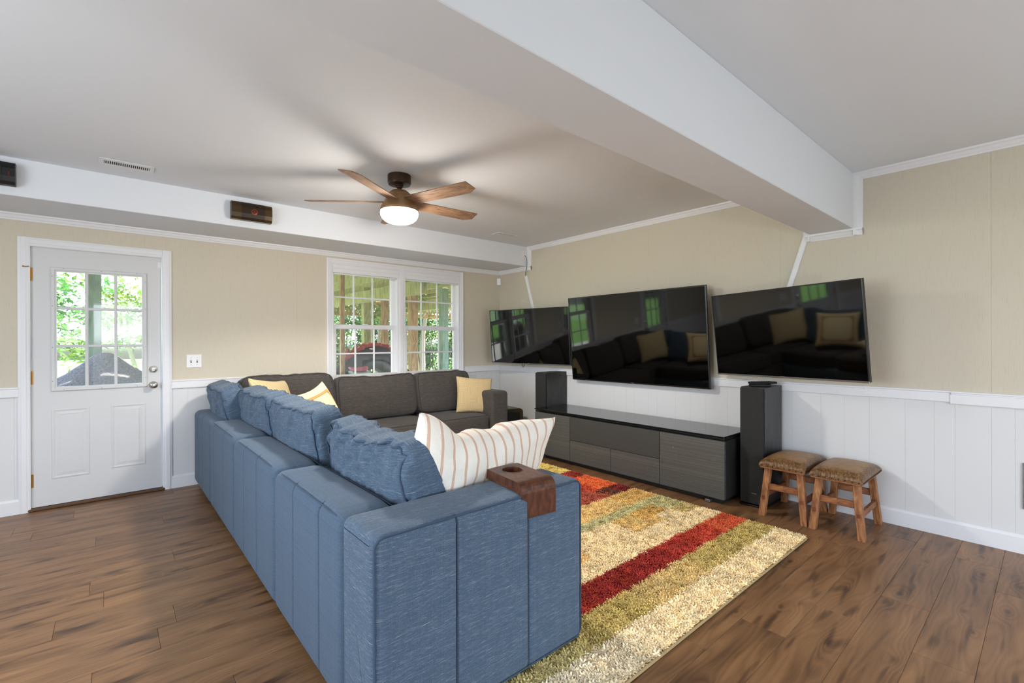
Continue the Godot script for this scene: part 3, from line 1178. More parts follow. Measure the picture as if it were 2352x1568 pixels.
# ------------------------------------------------------------------ door
func build_door() -> void:
	var d := setting("door_1")
	var X0 := -4.572
	var X1 := -3.776
	var zf := -0.012      # face of the slab
	# jamb, stop and casing
	var st := new_st()
	box(st, Vector3(-4.589, 1.015, -0.075), Vector3(0.026, 2.03, 0.17), 0.002)
	box(st, Vector3(-3.758, 1.015, -0.075), Vector3(0.026, 2.03, 0.17), 0.002)
	box(st, Vector3((X0 + X1) / 2, 2.0265, -0.075), Vector3(0.86, 0.025, 0.17), 0.002)
	part(st, "jamb", M.trim, d)
	var cas := [[0.0, 0.0], [0.0, 0.010], [0.012, 0.014], [0.018, 0.017], [0.042, 0.017], [0.048, 0.014], [0.058, 0.012], [0.066, 0.008], [0.066, 0.0]]
	st = new_st()
	moulding(st, Vector3(-4.639, 0.0005, 0), Vector3(-4.639, 2.072, 0), Vector3.RIGHT, Vector3.BACK, cas)
	part(st, "casing", M.trim, d)
	st = new_st()
	moulding(st, Vector3(-3.707, 0.0005, 0), Vector3(-3.707, 2.072, 0), Vector3.LEFT, Vector3.BACK, cas)
	part(st, "casing", M.trim, d)
	st = new_st()
	moulding(st, Vector3(-4.573, 2.072, 0), Vector3(-3.773, 2.072, 0), Vector3.DOWN, Vector3.BACK, cas)
	part(st, "casing", M.trim, d)
	# slab round the light
	var lx0 := -4.445
	var lx1 := -3.895
	var ly0 := 0.925
	var ly1 := 1.842
	var zc := zf - 0.0225
	st = new_st()
	for q in [[X0, lx0, 0.025, 2.008], [lx1, X1, 0.025, 2.008], [lx0, lx1, ly1, 2.008], [lx0, lx1, 0.025, ly0]]:
		box(st, Vector3((q[0] + q[1]) / 2, (q[2] + q[3]) / 2, zc), Vector3(q[1] - q[0], q[3] - q[2], 0.045), 0.0)
	part(st, "slab", M.door, d)
	# raised panels
	for q in [[-4.462, 0.222, -4.242, 0.765], [-4.112, 0.243, -3.886, 0.765]]:
		st = new_st()
		ring(st, q[0], q[1], q[2], q[3], [[0.0, 0.0], [0.004, 0.0025], [0.010, 0.0035], [0.016, 0.002], [0.020, 0.0005], [0.026, 0.0005], [0.044, 0.003], [0.046, 0.003]], Transform3D(Basis(), Vector3(0, 0, zf + 0.0005)))
		box(st, Vector3((q[0] + q[2]) / 2, (q[1] + q[3]) / 2, zf + 0.0015), Vector3(q[2] - q[0] - 0.09, q[3] - q[1] - 0.09, 0.004), 0.0)
		part(st, "raised_panel", M.door, d)
	# light frame, muntins, panes
	st = new_st()
	ring(st, -4.465, 0.899, -3.876, 1.864, [[0.0, 0.0], [0.0, 0.008], [0.006, 0.013], [0.022, 0.013], [0.028, 0.008], [0.034, 0.008], [0.034, -0.03]], Transform3D(Basis(), Vector3(0, 0, zf)))
	part(st, "light_frame", M.door, d)
	st = new_st()
	for x in [-4.258, -4.080]:
		box(st, Vector3(x, (ly0 + ly1) / 2, zf - 0.008), Vector3(0.021, ly1 - ly0, 0.022), 0.004)
	for y in [1.546, 1.250]:
		box(st, Vector3((lx0 + lx1) / 2, y, zf - 0.009), Vector3(lx1 - lx0, 0.021, 0.020), 0.004)
	part(st, "muntin", M.door, d)
	var gx := [lx0 + 0.012, -4.258, -4.080, lx1 - 0.012]
	var gy := [ly0 + 0.008, 1.250, 1.546, ly1 - 0.008]
	for i in 3:
		for j in 3:
			boxpart("pane", M.glass, d, Vector3((gx[i] + gx[i + 1]) / 2, (gy[j] + gy[j + 1]) / 2, zf - 0.02), Vector3(gx[i + 1] - gx[i], gy[j + 1] - gy[j], 0.003), 0.0)
	st = new_st()
	var caps := [[-4.391, 1.853], [-4.168, 1.853], [-3.945, 1.853], [-4.391, 0.910], [-4.168, 0.910], [-3.945, 0.910]]
	for y in [1.79, 1.56, 1.24, 0.98]:
		caps.append([-4.454, y])
		caps.append([-3.887, y])
	for c in caps:
		lathe(st, [[0.0025, -0.001], [0.0025, 0.001], [0.0, 0.001]], 6, Transform3D(Basis(Vector3.RIGHT, PI / 2), Vector3(c[0], c[1], zf + 0.0135)))
	part(st, "screw_cap", M.bezel, d)
	# hardware
	var lock := Node3D.new()
	lock.name = "deadbolt"
	d.add_child(lock)
	st = new_st()
	lathe(st, [[0.0, 0.0], [0.030, 0.0], [0.030, 0.006], [0.026, 0.011], [0.012, 0.013], [0.0, 0.013]], 20, Transform3D(Basis(Vector3.RIGHT, PI / 2), Vector3(-3.835, 1.046, zf)), true)
	part(st, "rosette", M.nickel, lock)
	st = new_st()
	box(st, Vector3(-3.835, 1.046, zf + 0.019), Vector3(0.030, 0.008, 0.014), 0.003, Transform3D())
	part(st, "thumb_turn", M.nickel, lock)
	var kn := Node3D.new()
	kn.name = "door_knob"
	d.add_child(kn)
	st = new_st()
	lathe(st, [[0.0, 0.0], [0.031, 0.0], [0.031, 0.005], [0.024, 0.010], [0.011, 0.013], [0.010, 0.030], [0.016, 0.036], [0.026, 0.044], [0.0285, 0.054], [0.025, 0.063], [0.016, 0.067], [0.0, 0.066]], 24, Transform3D(Basis(Vector3.RIGHT, PI / 2), Vector3(-3.835, 0.912, zf)))
	part(st, "knob", M.nickel, kn)
	st = new_st()
	box(st, Vector3(-3.835, 0.912, zf + 0.0675), Vector3(0.022, 0.006, 0.004), 0.001)
	part(st, "turn_button", M.nickel, kn)
	for y in [1.797, 1.010, 0.228]:
		st = new_st()
		for k in 5:
			lathe(st, [[0.0, 0.0], [0.0065, 0.0], [0.0065, 0.0195], [0.0, 0.0195]], 10, Transform3D(Basis(), Vector3(-4.5745, y - 0.05 + k * 0.02, -0.002)), true)
		box(st, Vector3(-4.567, y, -0.0105), Vector3(0.014, 0.1, 0.003))
		if y > 1.7:
			tube(st, [Vector3(-4.5745, y + 0.052, 0.0), Vector3(-4.582, y + 0.055, 0.012), Vector3(-4.60, y + 0.050, 0.022), Vector3(-4.612, y + 0.052, 0.028)], 0.004, 6)
			lathe(st, [[0.0, 0.0], [0.006, 0.002], [0.006, 0.007], [0.0, 0.009]], 8, Transform3D(Basis(Vector3.FORWARD, PI / 2), Vector3(-4.612, y + 0.052, 0.028)))
		part(st, "hinge", M.brass, d)
	st = new_st()
	box(st, Vector3((X0 + X1) / 2, 0.011, -0.03), Vector3(0.83, 0.020, 0.10), 0.005)
	part(st, "threshold", M.threshold, d)
	boxpart("edge_plate", M.trim, d, Vector3(-3.789, 1.945, zf + 0.001), Vector3(0.024, 0.05, 0.003), 0.0)


# ------------------------------------------------------------------ double window
func build_windows() -> void:
	# shared casing, sill and mullion
	var t := setting("trim_6")
	var cas := [[0.0, 0.0], [0.0, 0.014], [0.010, 0.018], [0.016, 0.018], [0.022, 0.014], [0.040, 0.012], [0.050, 0.008], [0.055, 0.008], [0.055, 0.0]]
	var st := new_st()
	moulding(st, Vector3(-2.370, 0.80, 0), Vector3(-2.370, 2.172, 0), Vector3.RIGHT, Vector3.BACK, cas)
	part(st, "casing", M.trim, t)
	st = new_st()
	moulding(st, Vector3(-0.612, 0.80, 0), Vector3(-0.612, 2.172, 0), Vector3.LEFT, Vector3.BACK, cas)
	part(st, "casing", M.trim, t)
	st = new_st()
	moulding(st, Vector3(-2.315, 2.172, 0), Vector3(-0.667, 2.172, 0), Vector3.DOWN, Vector3.BACK, cas)
	part(st, "casing", M.trim, t)
	st = new_st()
	box(st, Vector3(-1.498, 1.465, -0.06), Vector3(0.075, 1.34, 0.13), 0.003)
	box(st, Vector3(-1.498, 1.465, 0.007), Vector3(0.050, 1.34, 0.014), 0.003)
	part(st, "mullion", M.trim, t)
	st = new_st()
	box(st, Vector3(-1.49, 0.812, 0.012), Vector3(1.80, 0.024, 0.07), 0.006)
	box(st, Vector3(-1.49, 0.77, 0.007), Vector3(1.74, 0.06, 0.014), 0.003)
	part(st, "sill", M.trim, t)
	for k in 2:
		var a := -2.316 if k == 0 else -1.461
		var b := -1.535 if k == 0 else -0.668
		var w := setting("window_%d" % (k + 1))
		st = new_st()
		for x in [a + 0.008, b - 0.008]:
			box(st, Vector3(x, 1.47, -0.07), Vector3(0.018, 1.32, 0.15), 0.002)
		box(st, Vector3((a + b) / 2, 2.124, -0.07), Vector3(b - a, 0.02, 0.15), 0.002)
		part(st, "jamb", M.trim, w)
		# upper sash outside, lower sash inside
		_sash(w, a + 0.017, b - 0.017, 1.425, 2.112, -0.095, "upper_sash", 0.042, 0.042)
		_sash(w, a + 0.017, b - 0.017, 0.826, 1.462, -0.055, "lower_sash", 0.048, 0.040)
		st = new_st()
		box(st, Vector3((a + b) / 2, 1.467, -0.036), Vector3(0.05, 0.012, 0.026), 0.003)
		part(st, "sash_lock", M.trim, w)
		# rolled shade in its cassette at the head of the window
		var sh := thing("roller_shade", "white rolled-up shade cassette at the head of the window " + ("beside the plain beige wall" if k == 0 else "beside the motion sensor"), "window shade", Vector3((a + b) / 2, 2.02, -0.012), 0.0)
		var l := b - a - 0.006
		st = new_st()
		box(st, Vector3(0, 0.049, -0.005), Vector3(l, 0.094, 0.055), 0.006)
		part(st, "cassette", M.white, sh)
		st = new_st()
		box(st, Vector3(0, 0.022, 0.024), Vector3(l - 0.004, 0.042, 0.006), 0.002)
		box(st, Vector3(0, 0.068, 0.024), Vector3(l - 0.004, 0.040, 0.004), 0.002)
		part(st, "fascia", M.trim, sh)
		st = new_st()
		for s in [-1, 1]:
			boxpart("end_cap", M.white, sh, Vector3(s * (l / 2 - 0.002), 0.049, 0.004), Vector3(0.003, 0.09, 0.05), 0.0)
		st = new_st()
		box(st, Vector3(0, -0.010, 0.008), Vector3(l - 0.03, 0.016, 0.012), 0.004)
		part(st, "hem_bar", M.white, sh)


func _sash(w: Node3D, a: float, b: float, y0: float, y1: float, z: float, called: String, side: float, rail: float) -> void:
	var o := Node3D.new()
	o.name = called
	w.add_child(o)
	var st := new_st()
	ring(st, a, y0, b, y1, [[0.0, -0.017], [0.0, 0.017], [side * 0.8, 0.017], [side, 0.010], [side, -0.012], [side * 0.8, -0.017], [0.0, -0.017]], Transform3D(Basis(), Vector3(0, 0, z)))
	part(st, "sash_frame", M.trim, o)
	var gx0 := a + side - 0.004
	var gx1 := b - side + 0.004
	var gy0 := y0 + side - 0.004
	var gy1 := y1 - side + 0.004
	st = new_st()
	for k in [1, 2]:
		box(st, Vector3(lerpf(gx0, gx1, k / 3.0), (gy0 + gy1) / 2, z), Vector3(0.017, gy1 - gy0, 0.014), 0.003)
	box(st, Vector3((gx0 + gx1) / 2, (gy0 + gy1) / 2, z), Vector3(gx1 - gx0, 0.017, 0.0135), 0.003)
	part(st, "muntin", M.trim, o)
	for i in 3:
		for j in 2:
			boxpart("pane", M.glass, o, Vector3(lerpf(gx0, gx1, (i + 0.5) / 3.0), lerpf(gy0, gy1, (j + 0.5) / 2.0), z), Vector3((gx1 - gx0) / 3.0, (gy1 - gy0) / 2.0, 0.003), 0.0)


# ------------------------------------------------------------------ ceiling fan and ceiling things
func build_fan() -> void:
	var f := thing("ceiling_fan", "five-blade ceiling fan with brown wood blades and a lit white bowl", "ceiling fan", Vector3(-2.515, CEIL, 1.925))
	var st := new_st()
	lathe(st, [[0.0, 0.0], [0.082, 0.0], [0.084, -0.006], [0.084, -0.055], [0.078, -0.068], [0.030, -0.074], [0.030, -0.080], [0.0, -0.080]], 32, Transform3D(), true)
	part(st, "canopy", M.bronze, f)
	st = new_st()
	lathe(st, [[0.0, -0.074], [0.024, -0.078], [0.026, -0.086], [0.018, -0.094], [0.013, -0.098], [0.013, -0.125], [0.0, -0.125]], 20)
	part(st, "downrod", M.bronze, f)
	st = new_st()
	lathe(st, [[0.0, -0.105], [0.030, -0.106], [0.055, -0.114], [0.078, -0.132], [0.092, -0.155], [0.102, -0.180], [0.114, -0.205], [0.128, -0.228], [0.136, -0.246], [0.138, -0.262], [0.0, -0.262]], 40)
	part(st, "motor_housing", M.fan_body, f)
	st = new_st()
	lathe(st, [[0.0, -0.256], [0.134, -0.258], [0.137, -0.276], [0.134, -0.296], [0.124, -0.316], [0.104, -0.334], [0.075, -0.346], [0.040, -0.353], [0.0, -0.355]], 40)
	part(st, "light_bowl", M.bowl, f)
	for k in 5:
		var b := Node3D.new()
		b.name = "blade_arm"
		f.add_child(b, true)
		b.position = Vector3(0, -0.195, 0)
		b.rotation.y = -(deg_to_rad(0.75) + TAU * k / 5.0)
		var xf := Transform3D(Basis(Vector3.RIGHT, deg_to_rad(-13.0)), Vector3.ZERO)
		st = new_st()
		var poly := [Vector2(0.085, -0.045), Vector2(0.13, -0.058), Vector2(0.60, -0.066), Vector2(0.665, -0.030), Vector2(0.655, 0.066), Vector2(0.12, 0.058), Vector2(0.085, 0.045)]
		prism(st, poly, -0.003, 0.003, xf * Transform3D(Basis(Vector3.RIGHT, PI / 2), Vector3.ZERO))
		part(st, "blade", M.fan_wood, b)
	var l := OmniLight3D.new()
	l.name = "fan_lamp"
	l.position = Vector3(0, -0.284, 0)
	l.light_energy = 1.25
	l.light_color = Color(1.0, 0.975, 0.94)
	l.light_size = 0.12
	l.omni_range = 14.0
	l.omni_attenuation = 2.0
	l.shadow_enabled = true
	f.add_child(l)
	# the diffuser throws most of the light of its LED board downwards
	var d := SpotLight3D.new()
	d.name = "fan_lamp_down"
	d.position = Vector3(0, -0.275, 0)
	d.rotation.x = -PI / 2
	d.light_energy = 3.8
	d.light_color = Color(1.0, 0.975, 0.94)
	d.light_size = 0.12
	d.spot_angle = 72.0
	d.spot_angle_attenuation = 0.3
	d.spot_range = 14.0
	d.spot_attenuation = 2.0
	d.shadow_enabled = true
	f.add_child(d)


func build_ceiling_things() -> void:
	# air register
	var v := thing("air_register", "white ceiling air register with a row of dark slots", "air vent", Vector3(-4.027, CEIL, 0.905))
	var st := new_st()
	box(st, Vector3(0, -0.002, -0.055), Vector3(0.29, 0.005, 0.040), 0.002)
	box(st, Vector3(0, -0.002, 0.055), Vector3(0.29, 0.005, 0.040), 0.002)
	box(st, Vector3(-0.133, -0.002, 0), Vector3(0.024, 0.005, 0.07), 0.0)
	box(st, Vector3(0.133, -0.002, 0), Vector3(0.024, 0.005, 0.07), 0.0)
	part(st, "frame", M.white, v)
	boxpart("duct_opening", M.dark, v, Vector3(0, -0.0006, 0), Vector3(0.242, 0.001, 0.07), 0.0)
	for k in 22:
		boxpart("slat", M.white, v, Vector3(-0.1155 + k * 0.011, -0.003, 0), Vector3(0.0042, 0.004, 0.07), 0.0)
	# flush plate by the far corner
	var p := thing("ceiling_register", "small white flush ceiling register near the television wall", "air vent", Vector3(-0.70, CEIL, 0.95))
	boxpart("plate", M.ceil, p, Vector3(0, -0.002, 0), Vector3(0.27, 0.005, 0.13), 0.002)
	for k in 9:
		boxpart("slot", M.dark, p, Vector3(-0.10 + k * 0.025, -0.0046, 0.046 if k > 1 else 0.046 - 0.02 * k), Vector3(0.017, 0.001, 0.007), 0.0)
	# two small loudspeakers on the soffit face
	_soffit_speaker(Vector3(-3.211, 2.366, SOF_Z), "bronze wedge satellite speaker on the soffit towards the ceiling fan", false)
	_soffit_speaker(Vector3(-4.735, 2.368, SOF_Z), "black satellite speaker on the soffit above the white door", true)
	# cable plate and cable at the end of the soffit
	var o := thing("cable_outlet", "white cable wall plate at the end of the soffit", "wall plate", Vector3(-0.082, 2.367, SOF_Z))
	boxpart("plate", M.plate, o, Vector3(0, 0, 0.003), Vector3(0.07, 0.115, 0.006), 0.002)
	for y in [-0.042, 0.042]:
		boxpart("screw", M.bezel, o, Vector3(0, y, 0.0063), Vector3(0.006, 0.006, 0.001), 0.0)
	st = new_st()
	tube(st, [Vector3(-0.082, 2.367, SOF_Z + 0.006), Vector3(-0.080, 2.367, SOF_Z + 0.02), Vector3(-0.072, 2.345, SOF_Z + 0.032), Vector3(-0.060, 2.29, SOF_Z + 0.030), Vector3(-0.048, 2.22, SOF_Z + 0.012), Vector3(-0.030, 2.16, SOF_Z - 0.03), Vector3(-0.016, 2.115, SOF_Z - 0.046)], 0.0032, 6)
	tag(part(st, "cable", M.black), "thin black cable hanging from the soffit plate into the white raceway", "cable")
	# motion sensor in the corner
	var s := thing("motion_sensor", "small white motion sensor high in the room corner", "motion sensor", Vector3(-0.022, 2.095, 0.022), deg_to_rad(-45))
	st = new_st()
	box(st, Vector3(0, 0, 0.006), Vector3(0.058, 0.098, 0.036), 0.008)
	part(st, "housing", M.plate, s)
	boxpart("lens", M.trim, s, Vector3(0, -0.015, 0.025), Vector3(0.036, 0.045, 0.006), 0.002)


func _soffit_speaker(at: Vector3, label: String, black: bool) -> void:
	var s := thing("satellite_speaker", label, "speaker", at, 0.0)
	var body: Material = M.black if black else M.soft_olive
	var w := 0.305
	var st := new_st()
	# lens-shaped cross section extruded along x
	var poly := [Vector2(0.0, -0.072), Vector2(0.045, -0.072), Vector2(0.058, -0.052), Vector2(0.066, -0.02), Vector2(0.066, 0.03), Vector2(0.058, 0.058), Vector2(0.045, 0.072), Vector2(0.0, 0.072)]
	var xf := Transform3D(Basis(Vector3(0, 0, 1), Vector3(0, 1, 0), Vector3(-1, 0, 0)), Vector3.ZERO)
	prism(st, poly, -w / 2, w / 2, xf)
	part(st, "cabinet", body, s)
	st = new_st()
	var poly2 := []
	for q in poly:
		poly2.append(Vector2(q.x + (0.002 if q.x > 0.01 else 0.0), q.y * 1.01))
	prism(st, poly2, -0.094, 0.078, xf)
	part(st, "grille", M.black if black else M.soft_brown, s)
	st = new_st()
	lathe(st, [[0.026, 0.0], [0.024, 0.003], [0.010, -0.002], [0.0, 0.003]], 20, Transform3D(Basis(Vector3.RIGHT, PI / 2), Vector3(0.015, 0.0, 0.0685)))
	part(st, "driver_cone", M.bezel if black else M.copper, s)
	boxpart("badge", M.copper, s, Vector3(0.125, -0.005, 0.0675), Vector3(0.006, 0.026, 0.002), 0.0)


# ------------------------------------------------------------------ televisions
func build_tvs() -> void:
	_tv("large wall-mounted flat television between two smaller ones", Vector3(-0.128, 1.3025, 2.247), 0.04, 4.52, 0.23, 1.62, 0.9266, 0.012, false)
	_tv("wall-mounted flat television with silver lower edge turned towards the room corner, under the beam", Vector3(-0.274, 1.332, 3.687), -14.9, 6.26, 0.71, 1.185, 0.6814, 0.009, true)
	_tv("wall-mounted flat television with silver lower edge beside the window corner", Vector3(-0.232, 1.333, 0.829), 11.46, 4.5, -0.09, 1.185, 0.6814, 0.009, true)


func _tv(label: String, c: Vector3, yaw: float, tilt: float, roll: float, w: float, h: float, bz: float, silver: bool) -> void:
	var ya := deg_to_rad(yaw)
	var ti := deg_to_rad(tilt)
	var ro := deg_to_rad(roll)
	var n := Vector3(-cos(ya) * cos(ti), -sin(ti), sin(ya) * cos(ti))
	var r := Vector3(sin(ya), 0, cos(ya))
	r = (r - n * r.dot(n)).normalized()
	var u := n.cross(r)
	if u.y < 0:
		u = -u
	var r2 := r * cos(ro) + u * sin(ro)
	var u2 := -r * sin(ro) + u * cos(ro)
	var t := thing("television", label, "television")
	t.transform = Transform3D(Basis(r2, u2, r2.cross(u2)), c)
	var sg := 1.0 if r2.cross(u2).dot(n) > 0 else -1.0
	var st := new_st()
	ring(st, -w / 2, -h / 2, w / 2, h / 2, [[0.0, -0.022], [0.0, 0.0], [bz * 0.5, 0.0015], [bz, 0.0015], [bz, -0.002]], Transform3D(Basis(), Vector3.ZERO))
	part(st, "bezel", M.bezel, t)
	boxpart("screen", M.screen, t, Vector3(0, 0, -0.004 * sg), Vector3(w - bz * 1.6, h - bz * 1.6, 0.006), 0.0)
	boxpart("back_cover", M.black, t, Vector3(0, 0, -0.018), Vector3(w - 0.004, h - 0.004, 0.018), 0.004)
	boxpart("electronics_housing", M.black, t, Vector3(0, -h * 0.18, -0.034), Vector3(w * (0.86 if w > 1.4 else 0.6), h * 0.52, 0.016), 0.006)
	if silver:
		boxpart("lower_edge", M.silver, t, Vector3(0, -h / 2 + 0.003, -0.006), Vector3(w, 0.012, 0.026), 0.003)
	boxpart("logo", M.silver, t, Vector3(0, -h / 2 + 0.009, 0.002), Vector3(0.035, 0.006, 0.001), 0.0)
	# wall bracket behind: a plate on the wall and an arm
	var inv := t.transform.affine_inverse()
	st = new_st()
	var back := t.transform * Vector3(0, -0.02, -0.045)
	var wall := Vector3(-0.012, back.y, back.z)
	var dd := wall - back
	var bs := Basis.looking_at(dd.normalized(), Vector3.UP)
	box(st, Vector3.ZERO, Vector3(0.06, 0.14, maxf(dd.length(), 0.02)), 0.004, inv * Transform3D(bs, (wall + back) * 0.5))
	box(st, Vector3(-0.007, wall.y, wall.z), Vector3(0.012, 0.3, 0.3), 0.003, inv)
	part(st, "wall_bracket", M.black, t)
	if yaw > 5.0:
		st = new_st()
		tube(st, [Vector3(-0.11, -h / 2 + 0.004, -0.01), Vector3(-0.105, -h / 2 - 0.03, -0.008), Vector3(-0.094, -h / 2 - 0.044, -0.006), Vector3(-0.083, -h / 2 - 0.03, -0.008), Vector3(-0.078, -h / 2 + 0.004, -0.01)], 0.003, 6)
		part(st, "cable_loop", M.black, t)


# ------------------------------------------------------------------ media unit, speakers, raceways
func build_media() -> void:
	var c := thing("media_cabinet", "long low charcoal media cabinet with a black glass top", "cabinet", Vector3(-0.555, 0, 1.29))
	var L := 2.105
	var D := 0.50
	var st := new_st()
	box(st, Vector3(0.03 + (D - 0.04) / 2, 0.275, L / 2), Vector3(D - 0.04, 0.45, L), 0.002)
	part(st, "body", M.cab, c)
	st = new_st()
	box(st, Vector3(0.05 + 0.19, 0.027, L / 2), Vector3(0.38, 0.047, L - 0.08), 0.0)
	part(st, "plinth", M.cab, c)
	for z in [0.10, L - 0.14]:
		boxpart("foot", M.silver, c, Vector3(0.035, 0.013, z), Vector3(0.05, 0.022, 0.04), 0.003)
	st = new_st()
	box(st, Vector3(0.05 + 0.20, 0.512, L / 2), Vector3(0.40, 0.022, L - 0.04), 0.0)
	part(st, "top_spacer", M.cab, c)
	st = new_st()
	box(st, Vector3(-0.004 + D / 2, 0.5305, L / 2), Vector3(D, 0.013, L + 0.004), 0.003)
	part(st, "glass_top", M.top_glass, c)
	# fronts: doors at the ends, a fabric flap above two drawers in the middle
	var z1 := 0.515
	var z2 := 1.545
	var zm := 1.03
	var y0 := 0.045
	var y1 := 0.500
	var ym := 0.262
	var q := [["door", M.rib, 0.0, z1, y0, y1], ["door", M.rib, z2, L, y0, y1], ["flap", M.mesh_front, z1, z2, ym, y1], ["drawer", M.rib, z1, zm, y0, ym], ["drawer", M.rib, zm, z2, y0, ym]]
	for k in q:
		st = new_st()
		box(st, Vector3(0.015, (k[4] + k[5]) / 2, (k[2] + k[3]) / 2), Vector3(0.022, k[5] - k[4] - 0.004, k[3] - k[2] - 0.005), 0.002)
		var o := part(st, k[0], k[1], c)
		if k[2] == z2:
			st = new_st()
			lathe(st, [[0.0, 0.002], [0.005, 0.0], [0.005, -0.002]], 10, Transform3D(Basis(Vector3.FORWARD, -PI / 2), Vector3(0.003, 0.385, z2 + 0.13)))
			part(st, "lock", M.silver, o)
	# tower speakers
	_tower(Vector3(-0.385, 0, 3.53), 0.18, 0.355, 0.917, "black tower speaker between the media cabinet and the leather stools")
	_tower(Vector3(-0.362, 0, 1.185), 0.176, 0.345, 0.917, "black tower speaker behind the far end of the media cabinet by the corner")
	# subwoofer by the far end of the grey sofa
	var s := thing("subwoofer", "dark brown subwoofer box on the floor beside the grey sofa arm", "subwoofer", Vector3(-0.345, 0, 0.43), deg_to_rad(-6))
	st = new_st()
	var poly := [Vector2(-0.20, 0.02), Vector2(0.21, 0.02), Vector2(0.21, 0.385), Vector2(0.205, 0.405), Vector2(0.19, 0.422), Vector2(0.17, 0.43), Vector2(-0.20, 0.43)]
	prism(st, poly, -0.21, 0.21)
	part(st, "cabinet", M.sub, s)
	st = new_st()
	box(st, Vector3(-0.02, 0.4325, 0), Vector3(0.37, 0.005, 0.418), 0.002)
	part(st, "top_panel", M.sub, s)
	boxpart("front_grille", M.grille, s, Vector3(-0.01, 0.22, 0.213), Vector3(0.34, 0.34, 0.008), 0.004)
	for a in [-0.16, 0.17]:
		for b in [-0.17, 0.17]:
			boxpart("foot", M.rubber, s, Vector3(a, 0.0105, b), Vector3(0.03, 0.02, 0.03), 0.002)
	# white cable raceways on the television wall
	_raceway(Vector3(0, 2.125, 0.555), Vector3(0, 1.60, 0.722), "white cable raceway running down to the television beside the window corner")
	_raceway(Vector3(0, 2.12, 3.798), Vector3(0, 1.60, 3.638), "white cable raceway running down from the beam to a television")
	# remotes on the right tower
	var y := 0.9175
	_remote(Vector3(-0.235, y, 3.535), 0.16, deg_to_rad(-48), 0.017, "flat black remote control lying on the tower speaker, under another remote")
	_remote(Vector3(-0.215, y + 0.0175, 3.545), 0.22, deg_to_rad(-38), 0.017, "long black remote control lying across another remote on the tower speaker")
	# wall plate at the right edge of the picture
	var wp := thing("floor_register", "grey metal wall grille low on the white panelling", "wall grille", Vector3(0, 0.406, 5.05))
	boxpart("frame", M.silver, wp, Vector3(-0.006, 0, 0), Vector3(0.012, 0.276, 0.24), 0.003)
	boxpart("opening", M.dark, wp, Vector3(-0.0125, 0, 0), Vector3(0.002, 0.24, 0.20), 0.0)
	for k in 11:
		boxpart("slat", M.silver, wp, Vector3(-0.014, -0.11 + k * 0.022, 0), Vector3(0.004, 0.007, 0.20), 0.0)


func _tower(at: Vector3, w: float, d: float, h: float, label: String) -> void:
	var s := thing("tower_speaker", label, "speaker", at, 0.0, "black tower speakers")
	var st := new_st()
	box(st, Vector3(d / 2 + 0.01, h / 2 + 0.008, 0), Vector3(d - 0.02, h - 0.016, w), 0.003)
	part(st, "cabinet", M.spk, s)
	st = new_st()
	box(st, Vector3(0.006, h / 2 + 0.008, 0), Vector3(0.018, h - 0.03, w - 0.008), 0.004)
	part(st, "front_grille", M.grille, s)
	st = new_st()
	box(st, Vector3(d / 2, 0.008, 0), Vector3(d + 0.01, 0.014, w + 0.006), 0.003)
	part(st, "plinth", M.black, s)
	boxpart("badge", M.silver, s, Vector3(-0.0035, 0.105, 0.018), Vector3(0.001, 0.006, 0.034), 0.0)


func _raceway(a: Vector3, b: Vector3, label: String) -> void:
	var st := new_st()
	var d := (b - a).normalized()
	moulding(st, a + Vector3(-0.0005, 0, 0), b + Vector3(-0.0005, 0, 0), Vector3(1, 0, 0).cross(d).normalized(), Vector3.LEFT, [[-0.02, 0.0], [-0.02, 0.012], [-0.014, 0.018], [0.014, 0.018], [0.02, 0.012], [0.02, 0.0]])
	tag(part(st, "cable_raceway", M.raceway), label, "cable raceway")


func _remote(at: Vector3, l: float, turn: float, hgt: float, label: String) -> void:
	var r := thing("remote_control", label, "remote control", at, turn)
	var st := new_st()
	box(st, Vector3(0, hgt * 0.5, 0), Vector3(l, hgt, 0.045), 0.006)
	part(st, "body", M.black, r)
	st = new_st()
	for i in 8:
		for j in 3:
			box(st, Vector3(-l * 0.36 + i * l * 0.09, hgt + 0.001, -0.012 + j * 0.012), Vector3(0.010, 0.003, 0.007), 0.001)
	part(st, "button_pad", M.bezel, r)


# ------------------------------------------------------------------ rug
const RUG := [-3.17, -0.725, 0.97, 4.015]


